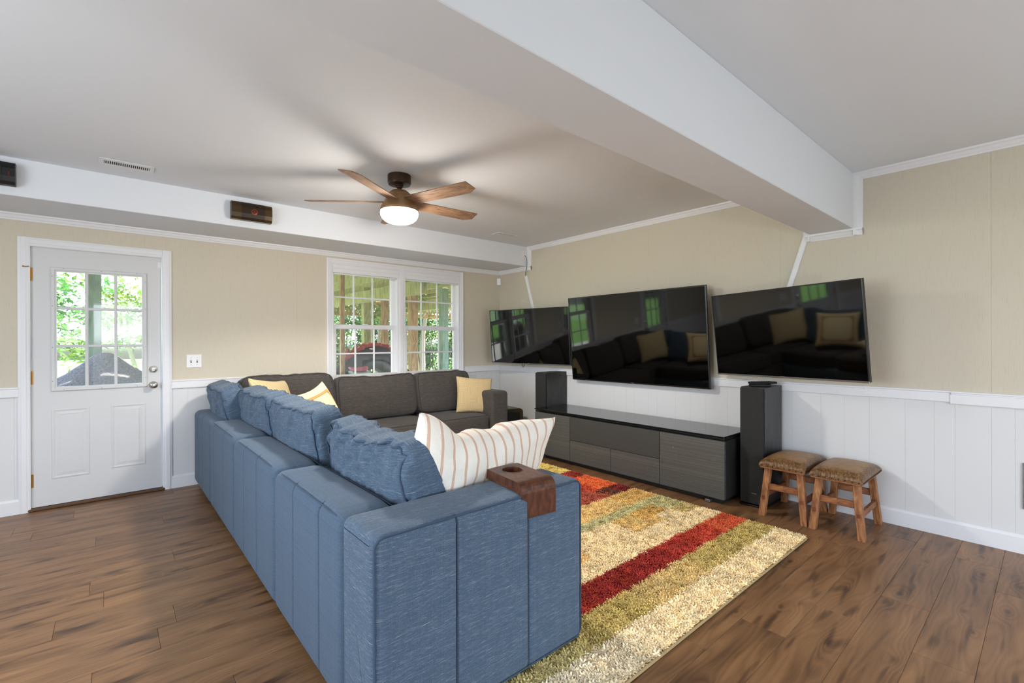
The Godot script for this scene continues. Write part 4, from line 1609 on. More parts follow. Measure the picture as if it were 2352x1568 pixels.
func rug_color(x: float, z: float, r: RandomNumberGenerator) -> Color:
	# colour blocks measured along the room: stripes run across, shades change along each stripe
	var jz := z + 0.006 * nz.get_noise_2d(x * 40.0, z * 40.0) + r.randf_range(-0.006, 0.006)
	var c: Color
	var cream_ := Color8(250, 228, 182)
	var gold := Color8(232, 192, 118)
	var olive := Color8(206, 182, 112)
	var sage := Color8(210, 200, 146)
	var red := Color8(186, 70, 58)
	var rust := Color8(222, 106, 70)
	var wine := Color8(136, 54, 54)
	var choc := Color8(118, 74, 60)
	var yellow := Color8(242, 216, 130)
	var wob := 0.5 + 0.5 * nz.get_noise_2d(x * 22.0, 7.0)
	if jz > 3.825:
		c = cream_.lerp(Color8(246, 230, 198), smoothstep(-2.0, -2.9, x))
	elif jz > 3.64:
		c = olive.lerp(Color8(226, 196, 132), smoothstep(-1.5, -1.75, x) * smoothstep(-2.25, -2.05, x)).lerp(Color8(206, 190, 132), smoothstep(-2.5, -2.8, x))
	elif jz > 3.458:
		var s := fposmod(x * 1.9 + 0.3, 1.0)
		c = rust if x > -1.05 else (Color8(204, 82, 62) if x > -1.35 else (red if x > -1.62 else (Color8(166, 60, 54) if x > -2.0 else Color8(150, 52, 50))))
		if x < -2.0 and r.randf() < 0.3:
			c = Color8(170, 66, 46)
	elif jz > 3.17 or (jz > 3.04 and x < -1.25):
		c = cream_ if x < -0.95 or jz > 3.30 else sage.lerp(gold, 0.5)
		if x < -1.15 and x > -1.5 and jz < 3.26:
			c = Color8(236, 202, 132)
		if x < -2.0 and jz < 3.3:
			c = Color8(238, 202, 138)
	elif jz > 2.93:
		c = sage if jz > 2.93 and (jz < 3.07 or x > -1.0) else gold
		if x > -1.25 and x < -0.98 and jz > 3.03:
			c = Color8(222, 182, 106)
	elif jz > 2.70:
		c = gold if x > -1.1 else Color8(240, 206, 138)
	elif jz > 2.53:
		c = wine if x > -0.88 else (choc if x > -1.05 else Color8(180, 92, 74))
		if r.randf() < 0.35 and x < -1.0:
			c = Color8(196, 104, 78)
	elif jz > 2.17:
		c = Color8(240, 124, 74) if x > -0.98 else Color8(222, 96, 68)
		if jz > 2.45 and x < -1.1:
			c = Color8(180, 92, 74)
	elif jz > 1.99:
		c = Color8(158, 64, 58) if x > -0.86 else Color8(204, 84, 66)
	elif jz > 1.55:
		c = yellow
	elif jz > 1.35:
		c = olive
	else:
		c = cream_
	var g := r.randf_range(0.93, 1.22) + 0.10 * nz.get_noise_2d(x * 5.0, z * 5.0)
	return Color(c.r * g, c.g * g, c.b * g)


func build_rug() -> void:
	var o := thing("area_rug", "shaggy area rug with cream, olive, gold and red stripes", "rug")
	var st := new_st()
	box(st, Vector3((RUG[0] + RUG[1]) / 2, 0.0045, (RUG[2] + RUG[3]) / 2), Vector3(RUG[1] - RUG[0], 0.008, RUG[3] - RUG[2]), 0.002)
	part(st, "backing", M.rug_back, o)
	st = new_st()
	var e := []
	for q in rrect(RUG[1] - RUG[0], RUG[3] - RUG[2], 0.04, 5):
		e.append(Vector3((RUG[0] + RUG[1]) / 2 + q.x, 0.0075, (RUG[2] + RUG[3]) / 2 + q.y))
	tube(st, e, 0.007, 6, true)
	part(st, "binding", M.rug_back, o)
	# pile: a tuft of five bent yarns, copied over the rug
	st = new_st()
	var r := RandomNumberGenerator.new()
	r.seed = 5
	for k in 5:
		var a := TAU * k / 5.0 + 0.4
		var d := Vector3(cos(a), 0, sin(a))
		var s := Vector3(-d.z, 0, d.x)
		var b0 := d * 0.002 + Vector3.UP * 0.001
		var b1 := d * 0.0065 + Vector3.UP * 0.0080
		var b2 := d * 0.0165 + Vector3.UP * 0.0105
		var w := 0.0036
		st.set_smooth_group(-1)
		face(st, [b0 - s * w, b0 + s * w, b1 + s * w, b1 - s * w], Vector3(0, -0.02, 0))
		face(st, [b1 - s * w, b1 + s * w, b2 + s * w * 0.8, b2 - s * w * 0.8], Vector3(0, -0.02, 0))
		face(st, [b0 - d * w - s * 0.001, b0 + d * w - s * 0.001, b2 + d * w * 0.4], Vector3(0, -0.02, 0) - s)
	var tuft := done(st)
	var pts := []
	var cols := []
	var z: float = RUG[2] + 0.006
	while z < RUG[3] - 0.004:
		# only what the sofa does not stand on and the picture can see is planted densely
		var x: float = RUG[0] + 0.006
		var step := 0.0115
		while x < RUG[1] - 0.004:
			var under := (x < -2.66 and z < 3.72)
			var far := z < 1.2
			if not under and not (far and r.randf() < 0.5):
				var px := x + r.randf_range(-0.005, 0.005)
				var pz := z + r.randf_range(-0.005, 0.005)
				var corner := Vector2(maxf(0.0, px - (RUG[1] - 0.045)), maxf(0.0, pz - (RUG[3] - 0.045))).length()
				if corner < 0.042:
					var lean := Vector3(r.randf_range(-0.35, 0.35), 0, r.randf_range(-0.35, 0.35))
					var bs := Basis(Vector3.UP, r.randf() * TAU).scaled(Vector3(1, r.randf_range(0.8, 1.25), 1))
					bs = Basis(Vector3(lean.z, 0, -lean.x).normalized(), lean.length()) * bs
					pts.append(Transform3D(bs, Vector3(px, 0.008, pz)))
					cols.append(rug_color(px, pz, r).srgb_to_linear())
			x += step
		z += step
	var mm := MultiMesh.new()
	mm.transform_format = MultiMesh.TRANSFORM_3D
	mm.use_colors = true
	mm.mesh = tuft
	mm.instance_count = pts.size()
	for i in pts.size():
		mm.set_instance_transform(i, pts[i])
		mm.set_instance_color(i, cols[i])
	var mi := MultiMeshInstance3D.new()
	mi.name = "pile"
	mi.multimesh = mm
	mi.material_override = M.rug
	mi.set_meta("kind", "stuff")
	o.add_child(mi)


# ------------------------------------------------------------------ sectional sofa
func _bar(parent: Node, called: String, m: Material, x0: float, x1: float, y0: float, y1: float, z0: float, z1: float, along_x: bool, seams: Array, rad := 0.045, end_r := 0.028, droop := 0.0) -> MeshInstance3D:
	var st := new_st()
	if along_x:
		var b := Basis(Vector3(0, 0, -1), Vector3(0, 1, 0), Vector3(1, 0, 0))
		padded(st, rrect(z1 - z0, y1 - y0, rad), x1 - x0, seams, Transform3D(b, Vector3(x0, (y0 + y1) / 2, (z0 + z1) / 2)), end_r, 0.013, 0.009, droop, Vector2(-1, 0))
	else:
		padded(st, rrect(x1 - x0, y1 - y0, rad), z1 - z0, seams, Transform3D(Basis(), Vector3((x0 + x1) / 2, (y0 + y1) / 2, z0)), end_r, 0.013, 0.009, droop, Vector2(-1, 0))
	return part(st, called, m, parent)


func _seat(parent: Node, m: Material, pm: Material, c: Vector3, half: Vector3, sd: float) -> void:
	var st := new_st()
	var df := func(v: Vector3) -> Vector3:
		var e := (1.0 - pow(absf(v.x / half.x), 4.0)) * (1.0 - pow(absf(v.z / half.z), 4.0))
		return v + Vector3(0, (0.016 * maxf(e, 0.0) + 0.004 * nz.get_noise_3d(v.x * 9.0 + sd, v.y * 9.0, v.z * 9.0)) * (1.0 if v.y > 0 else 0.0), 0)
	blob(st, half, 9.0, 14, df)
	var o := part(st, "seat_cushion", m, parent)
	o.position = c
	var pts := []
	for k in 40:
		var t := k / 40.0 * 4.0
		var s := int(t)
		var f := (t - s) * 2.0 - 1.0
		var q: Vector3 = [Vector3(f, 1, 1), Vector3(1, 1, -f), Vector3(-f, 1, -1), Vector3(-1, 1, f)][s]
		pts.append(blob_point(q, half * 1.004, 9.0, df))
	st = new_st()
	tube(st, pts, 0.004, 6, true)
	part(st, "piping", pm, o)


# boxed back cushion: x is width, y height, z thickness (front is +z)
func _back_cushion(parent: Node, m: Material, pm: Material, xf: Transform3D, half: Vector3, sd: float, sag := 0.035, wrinkle := 0.012) -> void:
	var df := func(v: Vector3) -> Vector3:
		var u := v.x / half.x
		var w := v.y / half.y
		var q := v
		q.z *= lerpf(1.12, 0.82, clampf(w * 0.5 + 0.5, 0, 1)) * (1.0 + 0.30 * (1.0 - u * u) * (1.0 - w * w))
		var top := smoothstep(-0.1, 1.0, w)
		q.y -= sag * (1.0 - pow(absf(u), 2.2)) * top
		q.y += 0.016 * nz.get_noise_2d(v.x * 3.5 + sd * 3.1, sd) * top
		q.x *= 1.0 - 0.03 * (1.0 - w * w) * -1.0
		# creases fanning down from the top seam
		var cr := nz.get_noise_2d(v.x * 8.5 + sd * 11.0 + w * 0.9, w * 0.9 + sd)
		var cr2 := nz.get_noise_2d(v.x * 20.0 + sd * 5.0, w * 2.5)
		var ridge := pow(1.0 - minf(1.0, absf(cr) * 2.4), 3.0)
		var fall := smoothstep(-0.75, 0.8, w + 0.5 * nz.get_noise_2d(v.x * 5.0, sd))
		q.z += signf(v.z) * (wrinkle * cr * 0.8 * smoothstep(-0.7, 0.8, w) - wrinkle * 1.1 * ridge * fall + wrinkle * 0.35 * cr2 * top) * smoothstep(0.0, 0.5, absf(v.z) / half.z)
		q.y += 0.3 * wrinkle * cr2 * smoothstep(0.85, 1.0, w)
		return q
	var st := new_st()
	blob(st, half, 7.0, 44, df)
	var o := part(st, "back_cushion", m, parent)
	o.transform = xf
	for sg in [-1.0, 1.0]:
		var pts := []
		for k in 96:
			var t := k / 96.0 * 4.0
			var s := int(t)
			var f := (t - s) * 2.0 - 1.0
			var q: Vector3 = [Vector3(f, -1, sg), Vector3(1, f, sg), Vector3(-f, 1, sg), Vector3(-1, -f, sg)][s]
			q.z *= 0.93
			pts.append(blob_point(q, half * 1.008, 7.0, df))
		st = new_st()
		tube(st, pts, 0.0042, 6, true)
		part(st, "piping", pm, o)


func _feet(parent: Node, spots: Array) -> void:
	for s in spots:
		boxpart("foot", M.black, parent, Vector3(s[0], (s[2] + 0.046) / 2, s[1]), Vector3(0.05, 0.046 - s[2], 0.05), 0.003)


func _edge_piping(parent: Node, m: Material, pts: Array, r := 0.0042) -> void:
	var st := new_st()
	tube(st, pts, r, 6)
	part(st, "piping", m, parent)


func build_sofa() -> void:
	var X0 := -3.55
	var X1 := -2.62
	var BT := 0.215
	var TOP := 0.69
	var Y0 := 0.035
	# blue run with its back to the door side
	var z := [0.875, 1.735, 2.665, 3.50]
	var names := ["blue sofa section between two other blue sections, back to the door", "blue sofa section under a bordered cream cushion, back to the door", "blue sofa section with the near arm and wooden cup holder"]
	var seam := [[0.18, 0.53], [0.295, 0.595], [0.30, 0.615]]
	for k in 3:
		var a: float = z[k]
		var b: float = z[k + 1]
		var s := thing("sofa_section", ["blue sofa section next to the corner section, back to the door", "middle blue sofa section with a cream cushion leaning on it", "blue end section of the sofa with its padded arm"][k], "sofa")
		_bar(s, "back_frame", M.blue_side, X0, X0 + BT, Y0, TOP, a, b, false, seam[k], 0.045, 0.034, 0.022)
		for off in [0.004]:
			var pp := []
			for i in 13:
				var t := i / 12.0
				var ins := 0.034 * pow(absf(t * 2 - 1), 14.0) + 0.022 * pow(maxf(0.0, 1.0 - minf(t, 1.0 - t) * (b - a) / 0.14), 2.0)
				pp.append(Vector3(X0 + 0.011 + ins * 0.7, TOP - 0.011 - ins * 0.7, lerpf(a + 0.010, b - 0.010, t)))
			_edge_piping(s, M.pipe_blue, pp, 0.0026)
			var p2 := []
			for q in pp:
				p2.append(q + Vector3(BT - 0.022, 0.0, 0))
			_edge_piping(s, M.pipe_blue, p2, 0.0026)
		for sm in seam[k]:
			_edge_piping(s, M.seam, [Vector3(X0 + 0.0095, 0.08, a + sm), Vector3(X0 + 0.0095, 0.35, a + sm), Vector3(X0 + 0.0095, 0.635, a + sm)], 0.004)
		_bar(s, "seat_base", M.blue, X0 + BT, X1 + 0.01, Y0, 0.275, a, b, false, [], 0.02, 0.012)
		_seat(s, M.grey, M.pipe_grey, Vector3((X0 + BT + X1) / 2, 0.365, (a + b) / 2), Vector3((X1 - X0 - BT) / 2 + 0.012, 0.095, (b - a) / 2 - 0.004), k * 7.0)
		_feet(s, [[X0 + 0.08, a + 0.08, 0.0], [X0 + 0.08, b - 0.08, 0.0], [X1 - 0.09, a + 0.08, 0.010], [X1 - 0.09, b - 0.08, 0.010]])
		# back cushions lean back on the frame
		var cz := [1.27, 2.14, 3.085]
		var hw := [0.43, 0.43, 0.40]
		var lean := [0.20, 0.20, 0.17]
		var bx := Basis(Vector3(0, 0, -1), Vector3(0, 1, 0), Vector3(1, 0, 0))
		bx = Basis(Vector3(0, 0, 1), lean[k]) * bx
		_back_cushion(s, M.blue, M.pipe_blue, Transform3D(bx, Vector3([-3.235, -3.225, -3.205][k], [0.705, 0.705, 0.69][k], cz[k])), Vector3(hw[k], 0.25, 0.105), 3.0 + k * 5.0, [0.03, 0.035, 0.06][k], [0.018, 0.020, 0.026][k])
		if k == 2:
			var A0 := 3.502
			var A1 := 3.752
			_bar(s, "arm", M.blue, X0, X1, Y0, 0.70, A0, A1, true, [0.297, 0.622], 0.030, 0.032)
			for sm in [0.297, 0.622]:
				_edge_piping(s, M.seam, [Vector3(X0 + sm, 0.075, A1 - 0.0095), Vector3(X0 + sm, 0.35, A1 - 0.0095), Vector3(X0 + sm, 0.665, A1 - 0.0095)], 0.0035)
			var loop := []
			for q in rrect(X1 - X0 - 0.012, 0.70 - Y0 - 0.012, 0.034, 5):
				loop.append(Vector3((X0 + X1) / 2 + q.x, (0.70 + Y0) / 2 + q.y, A1 - 0.007))
			var st := new_st()
			tube(st, loop, 0.004, 6, true)
			part(st, "piping", M.pipe_blue, s)
			_feet(s, [[X1 - 0.10, 3.64, 0.010], [X0 + 0.10, 3.64, 0.0]])
	# corner section
	var c := thing("sofa_section", "corner section of the sofa between the blue run and the grey run", "sofa")
	_bar(c, "back_frame", M.blue_side, X0, X0 + BT, Y0, TOP - 0.005, 0.04, 0.873, false, [0.24, 0.48], 0.045, 0.034, 0.022)
	for sm in [0.24, 0.48]:
		_edge_piping(c, M.seam, [Vector3(X0 + 0.0095, 0.08, 0.04 + sm), Vector3(X0 + 0.0095, 0.35, 0.04 + sm), Vector3(X0 + 0.0095, 0.63, 0.04 + sm)], 0.004)
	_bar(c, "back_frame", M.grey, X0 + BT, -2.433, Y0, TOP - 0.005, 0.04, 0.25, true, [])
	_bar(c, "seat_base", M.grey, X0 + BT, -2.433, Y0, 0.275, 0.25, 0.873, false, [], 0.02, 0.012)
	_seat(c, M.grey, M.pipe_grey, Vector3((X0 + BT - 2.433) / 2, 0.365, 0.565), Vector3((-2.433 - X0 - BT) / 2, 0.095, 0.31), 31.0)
	_feet(c, [[X0 + 0.08, 0.12, 0.0], [X0 + 0.08, 0.80, 0.0], [X1 - 0.09, 0.12, 0.0]])
	var bxc := Basis(Vector3(0, 0, 1), 0.34) * Basis(Vector3(0, 0, -1), Vector3(0, 1, 0), Vector3(1, 0, 0))
	_back_cushion(c, M.blue, M.pipe_blue, Transform3D(bxc, Vector3(-3.34, 0.715, 0.50)), Vector3(0.36, 0.235, 0.105), 21.0, 0.02, 0.017)
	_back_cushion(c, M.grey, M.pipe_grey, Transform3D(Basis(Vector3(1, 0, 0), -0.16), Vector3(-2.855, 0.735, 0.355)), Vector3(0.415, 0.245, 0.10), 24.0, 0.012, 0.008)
	# run along the window wall, lamplight put into its grey cloth colour
	var gx := [[-2.43, -1.535], [-1.532, -0.90]]
	for k in 2:
		var a: float = gx[k][0]
		var b: float = gx[k][1]
		var s := thing("sofa_section", ["sofa section with lamplight in its grey colour under the left window, without arms", "end section of the sofa with arm and lamplight in its grey colour, under the right window"][k], "sofa")
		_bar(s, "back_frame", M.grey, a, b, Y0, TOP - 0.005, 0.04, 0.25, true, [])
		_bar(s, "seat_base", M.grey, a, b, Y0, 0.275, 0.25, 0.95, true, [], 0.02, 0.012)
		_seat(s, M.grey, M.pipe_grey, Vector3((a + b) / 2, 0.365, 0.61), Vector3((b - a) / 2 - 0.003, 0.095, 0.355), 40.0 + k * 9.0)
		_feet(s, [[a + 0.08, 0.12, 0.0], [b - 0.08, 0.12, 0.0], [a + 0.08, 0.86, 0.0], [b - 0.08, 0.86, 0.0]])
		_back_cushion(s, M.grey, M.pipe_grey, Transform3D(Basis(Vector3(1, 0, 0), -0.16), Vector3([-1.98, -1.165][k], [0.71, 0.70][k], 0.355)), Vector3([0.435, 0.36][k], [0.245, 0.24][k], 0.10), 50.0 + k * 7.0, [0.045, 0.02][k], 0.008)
		if k == 1:
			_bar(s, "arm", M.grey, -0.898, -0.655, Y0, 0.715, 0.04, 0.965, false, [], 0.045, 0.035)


# ------------------------------------------------------------------ cushions and cup holder
func build_pillows() -> void:
	var same := func(v: Vector3) -> Vector3: return v
	# long striped pillow standing against the near arm
	var o := thing("striped_pillow", "long cream pillow with tan stripes standing against the blue sofa arm", "pillow", Vector3(-2.865, 0.705, 3.375), 0.0)
	o.rotation = Vector3(0.16, 0.12, -0.085)
	var df := func(v: Vector3) -> Vector3:
		var u := v.x / 0.41
		var w := v.y / 0.26
		var q := v
		q.y -= 0.055 * (1.0 - absf(u)) * smoothstep(0.0, 1.0, w) * (1.0 if u < 0.2 else 0.7)
		q.y += 0.04 * exp(-pow((u + 0.92) * 3.5, 2.0)) * smoothstep(0.0, 1.0, w)
		q.x += 0.03 * smoothstep(0.5, 1.0, u) * smoothstep(0.2, 1.0, w)
		q.z += 0.016 * nz.get_noise_2d(v.x * 6.0, v.y * 5.0 + 4.0) * (1.0 - u * u * 0.6)
		q.z += 0.05 * smoothstep(0.4, 1.0, u) * w
		# pinch of cloth below the left corner
		q.y -= 0.035 * exp(-pow((u + 0.45) * 6.0, 2.0)) * smoothstep(0.4, 1.0, w)
		return q
	var st := new_st()
	pillow(st, 0.80, 0.47, 0.22, 44, df, 0.02)
	part(st, "cover", M.stripe_pillow, o)
	# cream cushion with tan border
	o = thing("bordered_pillow", "square cream cushion with a tan border band on the sofa", "pillow", Vector3(-2.985, 0.73, 1.62))
	o.transform = Transform3D(Basis(Vector3(0, 1, 0), -0.75) * Basis(Vector3(0, 0, 1), 0.42) * Basis(Vector3(1, 0, 0), 0.12) * Basis(Vector3(0, 0, -1), Vector3(0, 1, 0), Vector3(1, 0, 0)), Vector3(-2.94, 0.725, 1.56))
	st = new_st()
	pillow(st, 0.50, 0.48, 0.15, 24, same)
	part(st, "cover", M.border_pillow, o)
	# cream cushion with chevron lines behind it
	o = thing("chevron_pillow", "cream cushion with fine slanted tan lines in the sofa corner", "pillow")
	o.transform = Transform3D(Basis(Vector3(0, 1, 0), -0.8) * Basis(Vector3(0, 0, 1), 0.35) * Basis(Vector3(1, 0, 0), -0.12) * Basis(Vector3(0, 0, -1), Vector3(0, 1, 0), Vector3(1, 0, 0)), Vector3(-3.03, 0.72, 0.62))
	st = new_st()
	pillow(st, 0.52, 0.50, 0.15, 24, same)
	part(st, "cover", M.chevron_pillow, o)
	# knitted cushion by the grey arm
	o = thing("knitted_pillow", "beige knitted square cushion leaning on the grey sofa arm", "pillow")
	o.transform = Transform3D(Basis(Vector3(0, 1, 0), -0.28) * Basis(Vector3(1, 0, 0), -0.30) * Basis(Vector3(0, 0, 1), -0.10), Vector3(-0.945, 0.66, 0.70))
	st = new_st()
	pillow(st, 0.44, 0.42, 0.13, 24, same, 0.07)
	part(st, "cover", M.knit, o)
	# cream cushion lying on the seat
	o = thing("flat_pillow", "plain cream cushion lying flat on the seat behind the striped pillow", "pillow")
	o.transform = Transform3D(Basis(Vector3(0, 1, 0), 0.5) * Basis(Vector3(1, 0, 0), -PI / 2 + 0.12), Vector3(-2.79, 0.59, 2.34))
	st = new_st()
	pillow(st, 0.46, 0.46, 0.19, 20, same)
	part(st, "cover", M.cream, o)
	# wooden cup holder saddle over the near arm
	var cup := thing("cup_holder", "dark wooden saddle cup holder over the blue sofa arm", "cup holder", Vector3(-2.862, 0.712, 3.610), deg_to_rad(-7))
	var csg := CSGCombiner3D.new()
	csg.name = "saddle"
	cup.add_child(csg)
	var pg := CSGPolygon3D.new()
	pg.name = "bent_board"
	var hw := 0.150
	var poly := PackedVector2Array()
	var R := 0.040
	var tk := 0.016
	var lo := -0.105
	poly.append(Vector2(-hw, lo))
	for i in 7:
		var a := PI - PI / 2 * i / 6.0
		poly.append(Vector2(-hw + R + R * cos(a), 0.030 - R + R * sin(a)))
	for i in 7:
		var a := PI / 2 - PI / 2 * i / 6.0
		poly.append(Vector2(hw - R + R * cos(a), 0.030 - R + R * sin(a)))
	poly.append(Vector2(hw, lo))
	poly.append(Vector2(hw - tk, lo))
	poly.append(Vector2(hw - tk, -0.010))
	poly.append(Vector2(-hw + tk, -0.010))
	poly.append(Vector2(-hw + tk, lo))
	pg.polygon = poly
	pg.depth = 0.165
	pg.material = M.cup
	# polygon x -> room z, extrude along room x
	pg.transform = Transform3D(Basis(Vector3(0, 0, 1), Vector3(0, 1, 0), Vector3(-1, 0, 0)), Vector3(-0.0825, 0, 0))
	csg.add_child(pg)
	var hole := CSGCylinder3D.new()
	hole.name = "hole"
	hole.operation = CSGShape3D.OPERATION_SUBTRACTION
	hole.radius = 0.043
	hole.height = 0.07
	hole.sides = 32
	hole.material = M.cup
	hole.position = Vector3(0.0, 0.034, -0.035)
	csg.add_child(hole)
	# turned ring lip
	st = new_st()
	var ringp := []
	for i in 32:
		ringp.append(Vector3(0.044 * cos(TAU * i / 32), 0.030, -0.035 + 0.044 * sin(TAU * i / 32)))
	tube(st, ringp, 0.0022, 5, true)
	part(st, "hole_lip", M.cup, cup)


# ------------------------------------------------------------------ stools
func build_stools() -> void:
	_stool(Vector3(-0.292, 0, 4.115), 0.0, "brown leather stool with wooden legs, farther from the tower speaker")
	_stool(Vector3(-0.285, 0, 3.788), 0.0, "brown leather stool with wooden legs right beside the tower speaker")


func _stool(at: Vector3, turn: float, label: String) -> void:
	var s := thing("leather_stool", label, "stool", at, turn, "leather stools")
	var hx := 0.225
	var hz := 0.138
	var top := 0.352
	# seat board and cushion
	boxpart("seat_board", M.rail_wood, s, Vector3(0, 0.357, 0), Vector3(hx * 2 + 0.03, 0.014, hz * 2 + 0.012), 0.003)
	var st := new_st()
	var n := 20
	var rows := []
	var uvs := []
	for j in n + 1:
		var row := PackedVector3Array()
		var ur := PackedVector2Array()
		for i in n + 1:
			var u := sin(PI / 2 * (2.0 * i / n - 1.0))
			var v := sin(PI / 2 * (2.0 * j / n - 1.0))
			var e := pow(maxf(0.0, 1.0 - pow(absf(u), 8.0)), 0.5) * pow(maxf(0.0, 1.0 - pow(absf(v), 7.0)), 0.5)
			var dome := 0.026 * (1.0 - u * u) * (1.0 - v * v * 0.8)
			var bulge := 1.0 + 0.02 * e
			row.append(Vector3(u * (hx + 0.018) * bulge, 0.380 + 0.036 * e + dome, v * (hz + 0.012) * bulge))
			ur.append(Vector2(u * 0.5 + 0.5, v * 0.5 + 0.5))
		rows.append(row)
		uvs.append(ur)
	st.set_smooth_group(0)
	for j in n:
		for i in n:
			for t in [[[j, i], [j, i + 1], [j + 1, i + 1]], [[j, i], [j + 1, i + 1], [j + 1, i]]]:
				for q in t:
					st.set_uv(uvs[q[0]][q[1]])
					st.add_vertex(rows[q[0]][q[1]])
	# leather skirt down to the board
	var edge := []
	for i in n:
		edge.append([rows[0][i], uvs[0][i]])
	for j in n:
		edge.append([rows[j][n], uvs[j][n]])
	for i in n:
		edge.append([rows[n][n - i], uvs[n][n - i]])
	for j in n:
		edge.append([rows[n - j][0], uvs[n - j][0]])
	for k in edge.size():
		var a: Array = edge[k]
		var b: Array = edge[(k + 1) % edge.size()]
		var ad := Vector3(a[0].x, 0.363, a[0].z)
		var bd := Vector3(b[0].x, 0.363, b[0].z)
		var uv := [a[1], b[1], b[1] * 0.9 + Vector2(0.05, 0.05), a[1] * 0.9 + Vector2(0.05, 0.05)]
		face(st, [a[0], b[0], bd, ad], Vector3(0, 0.37, 0), uv)
	var cu := part(st, "leather_cushion", M.leather, s)
	# brass nail heads round the edge
	st = new_st()
	for side in 4:
		var l := (hx + 0.016) * 2 if side % 2 == 0 else (hz + 0.010) * 2
		var cnt := int(l / (0.034 if side % 2 == 1 else 0.024))
		for k in cnt:
			var t := (k + 0.5) / cnt * l - l / 2
			var p := Vector3(t, 0.371, (hz + 0.0125)) if side == 0 else (Vector3(hx + 0.0185, 0.371, t) if side == 1 else (Vector3(t, 0.371, -hz - 0.0125) if side == 2 else Vector3(-hx - 0.0185, 0.371, t)))
			var nn := [Vector3.BACK, Vector3.RIGHT, Vector3.FORWARD, Vector3.LEFT][side] as Vector3
			var sx := nn.cross(Vector3.UP)
			lathe(st, [[0.005, 0.0], [0.0045, 0.002], [0.0025, 0.0035], [0.0, 0.004]], 8, Transform3D(Basis(sx, nn, Vector3.UP), p))
	part(st, "nail_trim", M.nail, cu)
	# splayed legs, square section, with a visible peg
	for sx in [-1.0, 1.0]:
		for sz in [-1.0, 1.0]:
			var t0 := Vector3(sx * (hx - 0.040), 0.352, sz * (hz - 0.034))
			var t1 := Vector3(sx * (hx - 0.012), 0.0, sz * (hz + 0.000))
			st = new_st()
			var w := 0.021
			var pts0 := []
			var pts1 := []
			for k in [[-1, -1], [1, -1], [1, 1], [-1, 1]]:
				pts0.append(t0 + Vector3(k[0] * w, 0, k[1] * w))
				pts1.append(t1 + Vector3(k[0] * w, 0.0005, k[1] * w))
			st.set_smooth_group(-1)
			var cc := (t0 + t1) / 2
			for i in 4:
				var j := (i + 1) % 4
				var b0: Vector3 = pts0[i].lerp(pts0[j], 0.08)
				var b1: Vector3 = pts0[j].lerp(pts0[i], 0.08)
				var b2: Vector3 = pts1[j].lerp(pts1[i], 0.08)
				var b3: Vector3 = pts1[i].lerp(pts1[j], 0.08)
				face(st, [b0, b1, b2, b3], cc)
				var c0: Vector3 = pts0[j].lerp(pts0[(j + 1) % 4], 0.08)
				var c1: Vector3 = pts1[j].lerp(pts1[(j + 1) % 4], 0.08)
				face(st, [b1, c0, c1, b2], cc)
			face(st, pts0, cc)
			face(st, pts1, cc)
			var leg := part(st, "leg", M.leg_wood, s)
			st = new_st()
			var at_y := 0.155 if sz > 0 else 0.135
			var q := t1.lerp(t0, at_y / 0.352)
			box(st, q + Vector3(sx * (w + 0.001), 0, 0), Vector3(0.006, 0.026, 0.018), 0.0015)
			part(st, "peg", M.peg, leg)
	# stretchers: short ones higher, long ones lower
	for sx in [-1.0, 1.0]:
		var f := 0.215 / 0.352
		var x: float = lerpf(hx - 0.012, hx - 0.040, f) * sx
		var zz := lerpf(hz, hz - 0.034, f)
		boxpart("stretcher", M.rail_wood, s, Vector3(x, 0.215, 0), Vector3(0.022, 0.044, zz * 2 - 0.04), 0.003)
	for sz in [-1.0, 1.0]:
		var f := 0.15 / 0.352
		var zz: float = lerpf(hz, hz - 0.034, f) * sz
		var xx := lerpf(hx - 0.012, hx - 0.040, f)
		boxpart("stretcher", M.rail_wood, s, Vector3(0, 0.15, zz), Vector3(xx * 2 - 0.04, 0.040, 0.022), 0.003)


# ------------------------------------------------------------------ small wall things
func build_small() -> void:
	var s := thing("light_switch", "white double light switch plate on the beige wall", "light switch", Vector3(-3.544, 1.108, 0))
	boxpart("plate", M.plate, s, Vector3(0, 0, 0.003), Vector3(0.116, 0.116, 0.006), 0.0025)
	for x in [-0.023, 0.023]:
		boxpart("toggle_slot", M.slot, s, Vector3(x, -0.002, 0.0062), Vector3(0.010, 0.024, 0.001), 0.0)
		var st := new_st()
		box(st, Vector3(x, 0.002, 0.011), Vector3(0.007, 0.010, 0.014), 0.002, Transform3D())
		part(st, "toggle", M.plate, s)
	var st := new_st()
	for x in [-0.023, 0.023]:
		for y in [-0.032, 0.030]:
			lathe(st, [[0.003, 0.0], [0.0, 0.001]], 8, Transform3D(Basis(Vector3.RIGHT, PI / 2), Vector3(x, y, 0.006)))
	part(st, "screw", M.silver, s)


# unseen globe lamps added as fill light, behind the camera and by the left wall
func build_fill_lamps() -> void:
	_fill_lamp(Vector3(-5.35, 0, 3.7), 0.5, "added unseen fill lamp near the left wall")
	_fill_lamp(Vector3(-3.3, 0, 6.7), 1.35, "added unseen fill lamp in front of the added sliding door")
	_fill_lamp(Vector3(-1.1, 0, 6.3), 0.4, "added unseen fill lamp near the right wall behind the camera")


